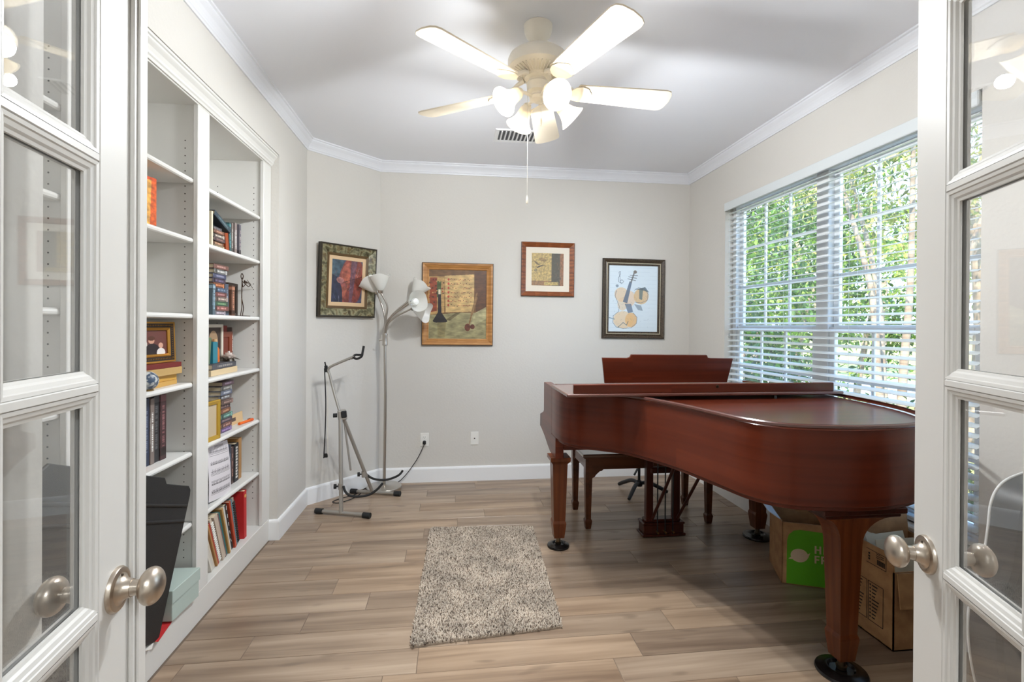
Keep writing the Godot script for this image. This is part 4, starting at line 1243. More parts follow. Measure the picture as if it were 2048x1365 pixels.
# profile is (inward, out of the wall); lean tips the top away from the wall
func picture(called: String, label: String, at: Vector3, turn: float, roll: float, lean: float, w: float, h: float, prof: Array, fm: Material, mat_w: float, mm: Material, pm: Material, glass: bool, edge: Color) -> Node3D:
	var t := thing(called, label, "picture")
	var fw: float = prof[0].x
	put("frame", MB.new().frame(w, h, prof), fm, t)
	put("frame_edge", MB.new().frame(w + 0.002, h + 0.002, [Vector2(0.0035, 0.0), Vector2(0.0035, 0.022), Vector2(0.0, 0.022), Vector2(0.0, 0.0)]), mat(edge, 0.5), t)
	put("backing", MB.new().box(Vector3(-w / 2 + 0.004, -h / 2 + 0.004, 0.0005), Vector3(w / 2 - 0.004, h / 2 - 0.004, 0.004)), mat(c8(120, 100, 76), 0.9), t)
	var iw := w - fw * 2.0
	var ih := h - fw * 2.0
	var pw := iw - mat_w * 2.0
	var ph := ih - mat_w * 2.0
	put("print", quad_sheet(pw + 0.004, ph + 0.004, 0.0062), pm, t)
	if mm: put("mount", MB.new().frame(iw + 0.004, ih + 0.004, [Vector2(mat_w + 0.002, 0.0063), Vector2(mat_w, 0.0078), Vector2(0.0, 0.0078)]), mm, t)
	if glass: put("glass", MB.new().box(Vector3(-iw / 2 - 0.002, -ih / 2 - 0.002, 0.0088), Vector3(iw / 2 + 0.002, ih / 2 + 0.002, 0.0098)), mats.pane, t)
	t.transform = Transform3D(Basis.from_euler(Vector3(0, turn, 0)) * Basis(Vector3(0, 0, 1), roll) * Basis(Vector3(1, 0, 0), lean), at + Basis(Vector3.UP, turn) * Vector3(0, 0, 0.0005 + sin(lean) * h / 2))
	return t

# ---------------------------------------------------------------- floor lamp
func tulip(seg := 30, rows := 9) -> MB:
	var outer := []
	for j in rows + 1:
		for i in seg + 1:
			var a := TAU * i / seg
			var s := float(j) / rows
			var tip := 1.0 + 0.16 * s * s * (0.5 + 0.5 * cos(a * 3.0)) - 0.06 * s
			var rad := 0.016 + 0.056 * pow(s, 0.7) + 0.012 * s * s
			outer.append(Vector3(cos(a) * rad, 0.125 * s * tip, sin(a) * rad))
	return MB.new().grid(outer, seg + 1, 1.0)

func build_floor_lamp() -> void:
	var t := thing("floor_lamp", "brushed steel floor lamp with white tulip glass shades on curved arms", "lamp", Vector3(-0.555, 0, -4.13))
	var st: Material = mats.steel
	put("base", MB.new().lathe([Vector2(0.138, 0.0), Vector2(0.14, 0.008), Vector2(0.14, 0.026), Vector2(0.136, 0.031), Vector2(0.12, 0.033), Vector2(0.03, 0.037), Vector2(0.02, 0.042), Vector2(0.0, 0.042)], 48), st, t)
	put("pole", MB.new().tube(spline([Vector3(0, 0.04, 0), Vector3(0.004, 0.45, 0), Vector3(0.006, 0.8, 0), Vector3(0.0, 1.19, 0)], 6), 0.0125, 16), st, t)
	put("collar", MB.new().lathe([Vector2(0.012, 1.18), Vector2(0.021, 1.182), Vector2(0.022, 1.19), Vector2(0.0205, 1.20), Vector2(0.0205, 1.262), Vector2(0.022, 1.27), Vector2(0.021, 1.278), Vector2(0.0, 1.28)], 24), st, t)
	put("switch", MB.new().tube([Vector3(-0.02, 1.225, 0.004), Vector3(-0.04, 1.225, 0.006)], 0.005, 10).tube([Vector3(-0.038, 1.225, 0.006), Vector3(-0.046, 1.225, 0.007)], 0.008, 10), st, t)
	var gl := mat(c8(240, 240, 236), 0.25)
	gl.backlight_enabled = true
	gl.backlight = Color(0.7, 0.7, 0.68)
	gl.cull_mode = BaseMaterial3D.CULL_DISABLED
	var O := Vector3(-0.555, 0, -4.13)
	var arms := [
		[[Vector3(-0.562, 1.278, -4.13), Vector3(-0.556, 1.393, -4.135), Vector3(-0.580, 1.507, -4.145), Vector3(-0.622, 1.612, -4.15)], Vector3(-0.62, 0.76, 0.05)],
		[[Vector3(-0.556, 1.278, -4.12), Vector3(-0.545, 1.40, -4.11), Vector3(-0.533, 1.50, -4.10), Vector3(-0.560, 1.57, -4.09), Vector3(-0.583, 1.613, -4.085)], Vector3(-0.06, 1.0, 0.06)],
		[[Vector3(-0.550, 1.278, -4.14), Vector3(-0.525, 1.393, -4.15), Vector3(-0.455, 1.478, -4.155), Vector3(-0.375, 1.545, -4.16), Vector3(-0.335, 1.585, -4.165)], Vector3(0.55, 0.83, -0.05)],
		[[Vector3(-0.556, 1.278, -4.12), Vector3(-0.539, 1.370, -4.10), Vector3(-0.475, 1.438, -4.07), Vector3(-0.40, 1.492, -4.04), Vector3(-0.345, 1.528, -4.02)], Vector3(0.55, 0.08, 0.83)],
		[[Vector3(-0.550, 1.278, -4.13), Vector3(-0.535, 1.352, -4.12), Vector3(-0.475, 1.412, -4.12), Vector3(-0.40, 1.455, -4.12), Vector3(-0.335, 1.487, -4.115)], Vector3(0.86, -0.26, 0.3)],
	]
	var tm := tulip().mesh(gl)
	for a in arms:
		var arm := Node3D.new()
		arm.name = "lamp_arm"
		t.add_child(arm, true)
		var pts := []
		for q in spline(a[0], 5): pts.append(q - O)
		put("gooseneck", MB.new().tube(pts, 0.0075, 10), st, arm)
		var at := along(pts[pts.size() - 1], a[1])
		put("cup", MB.new().lathe([Vector2(0.0, -0.008), Vector2(0.012, -0.008), Vector2(0.018, 0.0), Vector2(0.02, 0.018), Vector2(0.0, 0.018)], 20, at), st, arm)
		var sh := put("lamp_shade", tm, null, arm)
		sh.transform = at * Transform3D(Basis(Vector3.UP, 0.6), Vector3(0, 0.012, 0))
		put("bulb", MB.new().lathe([Vector2(0, 0.015), Vector2(0.013, 0.02), Vector2(0.014, 0.04), Vector2(0.024, 0.06), Vector2(0.029, 0.08), Vector2(0.024, 0.1), Vector2(0.012, 0.108), Vector2(0, 0.11)], 18, at), mat(c8(244, 244, 240), 0.35), arm)
	# its cord to the wall socket
	var cord := thing("power_cord", "thin black cord from the floor lamp to the wall socket", "cord", Vector3(-0.45, 0, -4.2))
	put("cable", MB.new().tube(spline([Vector3(-0.238, 0.336, -4.255), Vector3(-0.255, 0.297, -4.25), Vector3(-0.292, 0.221, -4.25), Vector3(-0.338, 0.150, -4.25), Vector3(-0.40, 0.07, -4.25), Vector3(-0.47, 0.012, -4.262), Vector3(-0.60, 0.006, -4.262), Vector3(-0.70, 0.006, -4.18), Vector3(-0.76, 0.006, -4.02), Vector3(-0.86, 0.006, -3.93), Vector3(-0.90, 0.006, -3.86), Vector3(-0.84, 0.006, -3.84), Vector3(-0.75, 0.006, -3.95), Vector3(-0.705, 0.010, -4.10)], 5), 0.0033, 7), mats.rubber, cord)
	put("plug", MB.new().box(Vector3(-0.252, 0.33, -4.288), Vector3(-0.226, 0.36, -4.25), 0.006), mats.rubber, cord)
	settle(cord)

# ---------------------------------------------------------------- cello stand with bow
func build_cello_stand() -> void:
	var t := thing("cello_stand", "grey metal cello stand with black rubber feet and padded rests", "instrument stand", Vector3(-0.74, 0, -3.78))
	var gm := mat(c8(168, 163, 155), 0.42, 0.6)
	var rb: Material = mats.rubber
	var J := Vector3(-0.812, 0.69, -3.715)
	put("foot_bar", MB.new().tube([Vector3(-0.955, 0.02, -3.65), Vector3(-0.58, 0.02, -3.524)], 0.0135, 12), gm, t)
	put("foot_bar", MB.new().tube([Vector3(-0.795, 0.02, -4.055), Vector3(-0.42, 0.02, -3.958)], 0.0135, 12), gm, t)
	for q in [[Vector3(-0.968, 0.02, -3.654), Vector3(-0.915, 0.02, -3.637)], [Vector3(-0.618, 0.02, -3.537), Vector3(-0.566, 0.02, -3.519)], [Vector3(-0.805, 0.02, -4.058), Vector3(-0.755, 0.02, -4.045)], [Vector3(-0.455, 0.02, -3.967), Vector3(-0.405, 0.02, -3.954)]]:
		put("rubber_foot", MB.new().tube([q[0], q[1]], 0.0195, 14), rb, t)
	put("front_post", MB.new().tube([Vector3(-0.777, 0.02, -3.587), J + Vector3(0.002, -0.01, 0.01)], 0.0145, 14), gm, t)
	put("rear_post", MB.new().tube([Vector3(-0.628, 0.02, -4.01), J + Vector3(0.012, -0.01, -0.01)], 0.0135, 14), gm, t)
	put("joint_block", MB.new().cbox(Vector3.ZERO, Vector3(0.062, 0.075, 0.045), 0.008, xf(J + Vector3(0.012, 0.0, 0), 0, 0.3, 0.1)), gm, t)
	put("joint_cap", MB.new().cbox(Vector3.ZERO, Vector3(0.04, 0.05, 0.05), 0.006, xf(J + Vector3(0.022, 0.008, 0.002), 0, 0.3, 0.1)), rb, t)
	put("joint_knob", MB.new().tube([J + Vector3(-0.022, 0.0, 0.01), J + Vector3(-0.05, 0.0, 0.015)], 0.015, 8), rb, t)
	put("end_pin_rod", MB.new().tube([Vector3(-0.795, 0.65, -3.75), Vector3(-0.747, 0.271, -3.76)], 0.0075, 10), gm, t)
	var up := []
	for q in spline([J, Vector3(-0.868, 0.864, -3.74), Vector3(-0.897, 0.974, -3.75), Vector3(-0.909, 1.008, -3.75), Vector3(-0.905, 1.028, -3.75), Vector3(-0.879, 1.048, -3.75), Vector3(-0.780, 1.092, -3.75), Vector3(-0.726, 1.114, -3.75)], 5): up.append(q)
	put("neck_tube", MB.new().tube(up, 0.0095, 12), gm, t)
	put("neck_yoke", MB.new().tube(spline([Vector3(-0.765, 1.095, -3.75), Vector3(-0.735, 1.108, -3.75), Vector3(-0.700, 1.100, -3.72), Vector3(-0.665, 1.118, -3.71), Vector3(-0.657, 1.150, -3.71), Vector3(-0.649, 1.195, -3.71)], 5), 0.0085, 10).tube(spline([Vector3(-0.745, 1.10, -3.75), Vector3(-0.722, 1.125, -3.775), Vector3(-0.70, 1.125, -3.79), Vector3(-0.672, 1.125, -3.795)], 5), 0.0085, 10), rb, t)
	for u in [[[Vector3(-0.765, 0.206, -3.6), Vector3(-0.748, 0.174, -3.58), Vector3(-0.713, 0.151, -3.56), Vector3(-0.651, 0.142, -3.56), Vector3(-0.582, 0.150, -3.57), Vector3(-0.530, 0.181, -3.58), Vector3(-0.492, 0.222, -3.59)], Vector3(-0.786, 0.20, -3.62)], [[Vector3(-0.68, 0.195, -3.95), Vector3(-0.636, 0.157, -3.95), Vector3(-0.579, 0.140, -3.94), Vector3(-0.509, 0.138, -3.94), Vector3(-0.451, 0.152, -3.95), Vector3(-0.412, 0.171, -3.96), Vector3(-0.389, 0.200, -3.97)], Vector3(-0.680, 0.19, -3.93)]]:
		put("padded_rest", MB.new().tube(spline(u[0], 5), 0.0085, 10), rb, t)
		var k: Vector3 = u[1]
		put("clamp", MB.new().tube([k + Vector3(0, -0.022, 0), k + Vector3(-0.003, 0.022, 0)], 0.0185, 14), gm, t)
		put("clamp_knob", MB.new().tube([k + Vector3(-0.018, 0, 0), k + Vector3(-0.034, 0, 0)], 0.006, 8).tube([k + Vector3(-0.032, 0, 0.0), k + Vector3(-0.05, 0, 0.002)], 0.017, 7), rb, t)
	put("bow_hook", MB.new().cbox(Vector3(-0.925, 1.025, -3.75), Vector3(0.022, 0.05, 0.016), 0.004).tube([Vector3(-0.925, 1.04, -3.75), Vector3(-0.932, 1.075, -3.745)], 0.005, 8), rb, t)
	settle(t)
	var b := thing("cello_bow", "black bow with pale hair hanging from the cello stand", "bow", Vector3(-0.93, 0.37, -3.735))
	put("stick", MB.new().tube(spline([Vector3(-0.932, 1.03, -3.735), Vector3(-0.922, 0.8, -3.735), Vector3(-0.924, 0.6, -3.735), Vector3(-0.934, 0.372, -3.735)], 5), 0.0042, 8), mats.black, b)
	put("hair", MB.new().box(Vector3(-0.908, 0.40, -3.738), Vector3(-0.9055, 0.99, -3.731)), mat(c8(226, 220, 205), 0.6), b)
	put("frog", MB.new().cbox(Vector3(-0.920, 0.392, -3.735), Vector3(0.028, 0.03, 0.012), 0.003), mats.black, b)
	settle(b)

# ---------------------------------------------------------------- cardboard boxes and other things right of the piano
func build_boxes() -> void:
	var card := mottled(51, [c8(166, 124, 84), c8(178, 136, 94), c8(188, 146, 102)], 0.02)
	card.roughness = 0.85
	# green printed food box
	var ang := atan2(-0.0805, 0.197)
	var t := thing("delivery_box", "open cardboard box with bright green printed side under the piano", "box", Vector3(1.725, 0, -2.402), ang)
	var Wd := 0.30
	var Dp := 0.27
	var Ht := 0.325
	var m := MB.new()
	m.box(Vector3(0, 0.001, -0.005), Vector3(Wd, Ht, 0.0)).box(Vector3(0, 0.001, -Dp), Vector3(Wd, Ht, -Dp + 0.005)).box(Vector3(0, 0.001, -Dp), Vector3(0.005, Ht, 0)).box(Vector3(Wd - 0.005, 0.001, -Dp), Vector3(Wd, Ht, 0)).box(Vector3(0, 0.001, -Dp), Vector3(Wd, 0.006, 0))
	put("carton", m, card, t)
	var foil := mat(c8(225, 228, 230), 0.3)
	put("liner", MB.new().box(Vector3(0.012, 0.02, -Dp + 0.012), Vector3(Wd - 0.012, 0.22, -0.012), 0.02), foil, t)
	put("flap", MB.new().cbox(Vector3(0, 0.035, 0), Vector3(Dp * 0.7, 0.07, 0.004), 0.0, Transform3D(Basis(Vector3(0, 1, 0), PI / 2) * Basis(Vector3(1, 0, 0), -1.0), Vector3(0.0, Ht, -Dp / 2))), foil, t)
	var gp := PackedVector2Array([Vector2(0.022, 0.006), Vector2(Wd - 0.006, 0.006), Vector2(Wd - 0.006, 0.25), Vector2(Wd - 0.02, 0.275), Vector2(Wd - 0.05, 0.285), Vector2(0.085, 0.292), Vector2(0.055, 0.285), Vector2(0.032, 0.262), Vector2(0.024, 0.23)])
	put("green_print", MB.new().prism(gp, 0.0, 0.0008), mat(c8(92, 170, 20), 0.6), t)
	var ink := mat(c8(214, 190, 160), 0.7)
	var lime := PackedVector2Array()
	for i in 28:
		var a := TAU * i / 28.0
		lime.append(Vector2(0.082 + 0.041 * cos(a), 0.158 + 0.035 * sin(a)))
	var lm := MB.new().prism(lime, 0.0008, 0.0014)
	lm.prism(PackedVector2Array([Vector2(0.118, 0.166), Vector2(0.133, 0.178), Vector2(0.123, 0.15)]), 0.0008, 0.0013)
	lm.prism(PackedVector2Array([Vector2(0.046, 0.150), Vector2(0.031, 0.136), Vector2(0.050, 0.136)]), 0.0008, 0.0013)
	put("lime_print", lm, ink, t)
	letters("HELLO", 0.04, Vector3(0.148, 0.163, 0.0010), ink, t)
	letters("FRESH", 0.04, Vector3(0.148, 0.113, 0.0010), ink, t)
	# big brown box
	t = thing("cardboard_box", "brown moving box with black printed panels, papers sticking out on top", "box", Vector3(1.825, 0, -1.842))
	var W2 := 0.295
	var D2 := 0.225
	var H2 := 0.40
	m = MB.new()
	m.box(Vector3(0, 0.001, -0.005), Vector3(W2, 0.33, 0.0)).box(Vector3(0, 0.001, -D2), Vector3(W2, H2, -D2 + 0.005)).box(Vector3(0, 0.001, -D2), Vector3(0.005, H2, 0)).box(Vector3(W2 - 0.005, 0.001, -D2), Vector3(W2, H2, 0)).box(Vector3(0, 0.001, -D2), Vector3(W2, 0.006, 0))
	put("carton", m, card, t)
	put("flap", MB.new().cbox(Vector3(0, 0.075, 0), Vector3(W2 * 0.98, 0.15, 0.005), 0.0, xf(Vector3(W2 / 2, H2, -D2 + 0.003), -0.12)), card, t)
	put("flap", MB.new().cbox(Vector3(0, -0.07, 0), Vector3(W2 * 0.96, 0.14, 0.005), 0.0, xf(Vector3(W2 / 2 + 0.004, 0.328, 0.006), -0.12)), card, t)
	var pi_ := mat(c8(48, 36, 30), 0.8)
	var pn := MB.new()
	var L := Transform3D(Basis(Vector3(0, 0, 1), Vector3(0, 1, 0), Vector3(-1, 0, 0)), Vector3(-0.0008, 0, -D2))
	# left side print: local x runs from the back edge to the near edge
	var bar := func(x0: float, y0: float, x1: float, y1: float) -> void: pn.box(Vector3(x0, y0, -0.0004), Vector3(x1, y1, 0.0006), 0.0, L)
	for fr in [[0.10, 0.065, 0.175, 0.235], [0.022, 0.065, 0.092, 0.235]]:
		bar.call(fr[0], fr[1], fr[2], fr[1] + 0.002); bar.call(fr[0], fr[3], fr[2], fr[3] + 0.002)
		bar.call(fr[0], fr[1], fr[0] + 0.002, fr[3]); bar.call(fr[2], fr[1], fr[2] + 0.002, fr[3])
		var y: float = fr[1] + 0.016
		var k := 0
		while y < fr[3] - 0.01:
			bar.call(fr[0] + 0.008, y, fr[0] + 0.014, y + 0.006)
			bar.call(fr[0] + 0.02, y, fr[0] + 0.035 + 0.004 * ((k * 7) % 6), y + 0.005)
			y += 0.0155
			k += 1
	bar.call(0.09, 0.315, 0.19, 0.317); bar.call(0.09, 0.375, 0.19, 0.377); bar.call(0.188, 0.315, 0.19, 0.377)
	for k in 9: bar.call(0.145 + k * 0.0045, 0.325, 0.1475 + k * 0.0045, 0.347)
	for k in 5: bar.call(0.14 + (k % 2) * 0.02, 0.353 + k * 0.004, 0.158 + (k % 2) * 0.02, 0.3555 + k * 0.004)
	for k in 3: bar.call(0.1, 0.33 + k * 0.012, 0.108, 0.338 + k * 0.012)
	put("black_print", pn, pi_, t)
	var pap := mat(c8(226, 218, 196), 0.8)
	for k in 4:
		put("paper", MB.new().cbox(Vector3(0, 0.14, 0), Vector3(0.21, 0.28, 0.003), 0.0, xf(Vector3(W2 / 2 - 0.02 + 0.01 * k, 0.12 + 0.012 * k, -0.05 - 0.03 * k), -0.16 - 0.06 * k, 0.1, 0.06 * k - 0.1)), pap, t)
	# dark rounded case with pale piping behind the right door
	var out: Array = spline([Vector2(0.22, 0.90), Vector2(0.13, 0.875), Vector2(0.085, 0.845), Vector2(0.06, 0.797), Vector2(0.05, 0.719), Vector2(0.034, 0.626), Vector2(0.0, 0.534), Vector2(-0.018, 0.442), Vector2(-0.013, 0.348), Vector2(0.008, 0.244), Vector2(0.05, 0.12), Vector2(0.11, 0.04), Vector2(0.20, 0.002)], 5)
	var pg := PackedVector2Array(out)
	for q in [Vector2(0.32, 0.002), Vector2(0.40, 0.06), Vector2(0.44, 0.2), Vector2(0.45, 0.5), Vector2(0.42, 0.8), Vector2(0.33, 0.89)]: pg.append(q)
	t = thing("instrument_case", "dark rounded case with pale piping standing behind the right door", "case", Vector3(1.628, 0, -1.37))
	put("shell", MB.new().prism(pg, 0.0, 0.10, Transform3D.IDENTITY, 0.012), mat(c8(22, 23, 27), 0.4), t)
	var pip := []
	for q in out: pip.append(Vector3(q.x, q.y + 0.001, 0.008))
	put("piping", MB.new().tube(pip, 0.004, 8), mat(c8(226, 226, 224), 0.5), t)

func letters(s: String, size: float, at: Vector3, m: Material, parent: Node3D) -> MeshInstance3D:
	var tm := TextMesh.new()
	var f := SystemFont.new()
	f.font_names = PackedStringArray(["Droid Sans"])
	f.font_weight = 900
	tm.font = f
	tm.text = s
	tm.font_size = 48
	tm.pixel_size = size / 35.0
	tm.depth = 0.0008
	tm.horizontal_alignment = HORIZONTAL_ALIGNMENT_LEFT
	tm.vertical_alignment = VERTICAL_ALIGNMENT_BOTTOM
	tm.material = m
	var o := MeshInstance3D.new()
	o.name = "lettering"
	o.mesh = tm
	parent.add_child(o, true)
	o.position = at
	return o

func build_small_things() -> void:
	# wall plates
	var t := thing("wall_socket", "white wall socket plate with a black plug in it", "socket", Vector3(-0.2395, 0.366, BW))
	var pw := mat(c8(236, 234, 228), 0.35)
	put("cover_plate", MB.new().box(Vector3(-0.037, -0.058, 0.0), Vector3(0.037, 0.058, 0.006), 0.003), pw, t)
	for y in [-0.02, 0.02]:
		put("receptacle", MB.new().box(Vector3(-0.017, y - 0.014, 0.005), Vector3(0.017, y + 0.014, 0.0075), 0.004), pw, t)
	put("slots", MB.new().box(Vector3(-0.008, 0.018, 0.0073), Vector3(-0.006, 0.027, 0.0079)).box(Vector3(0.006, 0.018, 0.0073), Vector3(0.008, 0.027, 0.0079)).box(Vector3(-0.002, 0.010, 0.0073), Vector3(0.002, 0.014, 0.0079)), mats.black, t)
	t = thing("cable_plate", "white cable outlet plate with a small centre hole", "wall plate", Vector3(0.19, 0.3675, BW))
	put("cover_plate", MB.new().box(Vector3(-0.035, -0.057, 0.0), Vector3(0.035, 0.057, 0.006), 0.003), pw, t)
	put("jack", MB.new().lathe([Vector2(0.006, 0.0), Vector2(0.006, 0.004), Vector2(0.0, 0.004)], 12, Transform3D(Basis(Vector3(1, 0, 0), Vector3(0, 0, 1), Vector3(0, -1, 0)), Vector3(0, 0, 0.006))), mat(c8(80, 70, 60), 0.4, 0.8), t)
	# black tripod stand behind the bench
	t = thing("music_stand", "black tripod stand standing on the floor behind the piano bench", "music stand", Vector3(1.50, 0, -3.83))
	put("pole", MB.new().tube([Vector3(0, 0.06, 0), Vector3(0, 0.86, 0)], 0.011, 12), mats.black, t)
	put("hub", MB.new().lathe([Vector2(0, 0.055), Vector2(0.026, 0.06), Vector2(0.028, 0.085), Vector2(0.018, 0.105), Vector2(0, 0.11)], 18), mats.black, t)
	put("lever", MB.new().tube([Vector3(-0.012, 0.20, 0), Vector3(-0.045, 0.15, 0.01)], 0.008, 8), mats.black, t)
	for q in [Vector3(-0.10, 0, -0.2), Vector3(-0.145, 0, 0.165), Vector3(0.225, 0, 0.035)]:
		put("leg", MB.new().tube(spline([Vector3(0, 0.082, 0), q * 0.35 + Vector3(0, 0.085, 0), q * 0.75 + Vector3(0, 0.045, 0), q + Vector3(0, 0.014, 0)], 4), [0.014, 0.015, 0.016, 0.016, 0.016, 0.016, 0.016, 0.016, 0.016, 0.016, 0.015, 0.014, 0.013], 8), mats.black, t)
	# black ridged panel leaning at the shelves
	t = thing("leaning_panel", "large matte black panel with ridged top edge leaning at the bookcase", "panel", Vector3(-1.12, 0, -1.55))
	var bm := mat(c8(26, 26, 27), 0.55)
	bm.uv1_triplanar = true
	bm.uv1_scale = Vector3.ONE * 6.0
	bm.normal_enabled = true
	var nz := noise_of(61, 0.25, 2).get_seamless_image(256, 256)
	nz.convert(Image.FORMAT_RGB8)
	nz.bump_map_to_normal_map(1.2)
	bm.normal_texture = img_tex(nz)
	# outline in its own axes: u away from the camera along the wall, v up; turned by 0.36 in its plane
	var k := 1.067
	var outl := PackedVector2Array()
	for q in [Vector2(0.0, 0.0), Vector2(0.745, 0.0), Vector2(0.786, 0.50), Vector2(0.782, 0.522), Vector2(0.765, 0.535), Vector2(0.60, 0.535), Vector2(0.58, 0.556), Vector2(0.02, 0.56), Vector2(0.0, 0.54)]: outl.append(q * k)
	var B := Basis(Vector3(0, 0, -1), Vector3(0, 1, 0), Vector3(1, 0, 0)) * Basis(Vector3(0, 0, 1), -0.355)
	var X := Transform3D(B, Vector3(0.0, 0.402, 0.254))
	put("panel", MB.new().prism(outl, -0.012, 0.0, X, 0.003), bm, t)
	put("ridge", MB.new().tube([X * Vector3(0.02, 0.49, 0.0), X * Vector3(0.82, 0.49, 0.0)], 0.007, 8), bm, t)
	put("ridge", MB.new().tube([X * Vector3(0.02, 0.43, 0.0), X * Vector3(0.815, 0.43, 0.0)], 0.007, 8), bm, t)

# ---------------------------------------------------------------- books and other things on the shelves
var spine_tex := []
var page_mat: StandardMaterial3D

func spine_mat(c: Color, k: int) -> StandardMaterial3D:
	var m := mat(c.lerp(Color.WHITE, 0.3) if k >= 0 else c, 0.5)
	if k >= 0: m.albedo_texture = spine_tex[k % spine_tex.size()]
	return m

func make_spines() -> void:
	# light print on a plain ground, multiplied with the cover colour; illegible strokes as at this distance
	var r := RandomNumberGenerator.new()
	r.seed = 77
	for k in 6:
		var c := Canvas.new(32, 128, [Color(0.5, 0.5, 0.5), Color(0.56, 0.5, 0.48), Color(0.48, 0.5, 0.56)][k % 3])
		if k % 3 == 0: c.poly([Vector2(0, 0.04), Vector2(1, 0.04), Vector2(1, 0.13), Vector2(0, 0.13)], Color.WHITE, 0.7)
		if k % 2 == 1: c.poly([Vector2(0, 0.82), Vector2(1, 0.82), Vector2(1, 0.94), Vector2(0, 0.94)], Color(0.25, 0.25, 0.25), 0.8)
		var y := 0.18
		while y < 0.8:
			var l := r.randf_range(0.015, 0.035)
			if r.randf() < 0.82: c.poly([Vector2(0.3, y), Vector2(0.72, y), Vector2(0.72, y + l * 0.7), Vector2(0.3, y + l * 0.7)], Color.WHITE, 1.0)
			y += l
		spine_tex.append(img_tex(c.im))

# spine on local +x; y up; z thickness. flat: lies on its side with the spine still to +x
func book(label: String, at: Vector3, th: float, h: float, d: float, c: Color, tex := -1, turn := Basis.IDENTITY, group := "", category := "book") -> Node3D:
	var t := thing("book", label, category, Vector3.ZERO, 0.0, group)
	var cv := MB.new()
	var b := minf(0.003, th * 0.18)
	# spine with its own texture coordinates runs the whole height
	cv.box(Vector3(-d, 0, -th / 2), Vector3(-b, h, -th / 2 + b)).box(Vector3(-d, 0, th / 2 - b), Vector3(-b, h, th / 2)).box(Vector3(-b, 0, -th / 2), Vector3(0, h, th / 2), b * 0.5)
	put("cover", cv, spine_mat(c, tex), t)
	put("pages", MB.new().box(Vector3(-d + 0.004, 0.003, -th / 2 + b), Vector3(-b, h - 0.003, th / 2 - b)), page_mat, t)
	t.transform = Transform3D(turn, at)
	return t

func flat_turn(yaw := 0.0) -> Basis:
	# local z (thickness) goes up, local y goes along -z
	return Basis(Vector3.UP, yaw) * Basis(Vector3(1, 0, 0), Vector3(0, 0, -1), Vector3(0, 1, 0))

const ORD := ["top", "second", "third", "fourth", "fifth", "sixth", "seventh", "eighth", "ninth", "tenth", "eleventh", "twelfth"]

# stack of paperbacks lying flat, spines to the room; cols from top to bottom
func stack(y0: float, z_near: float, length: float, total: float, cols: Array, names: Array, place: String, seed_: int, lean := 0.0) -> void:
	var r := RandomNumberGenerator.new()
	r.seed = seed_
	var n := cols.size()
	var th := total / n
	for i in n:
		var k := n - 1 - i
		var y := y0 + th * (i + 0.5)
		var w := length * r.randf_range(0.86, 1.0)
		var word: String = "topmost" if k == 0 else ("bottom" if k == n - 1 else ORD[k] + " from the top")
		book("%s paperback, %s in the stack %s" % [names[k], word, place], Vector3(-1.20 + r.randf_range(-0.008, 0.008), y + 0.0002, z_near - (length - w) * r.randf() + lean * i), th * 0.97, w, 0.108, cols[k], i, flat_turn(r.randf_range(-0.05, 0.05)), "paperbacks stacked %s" % place)

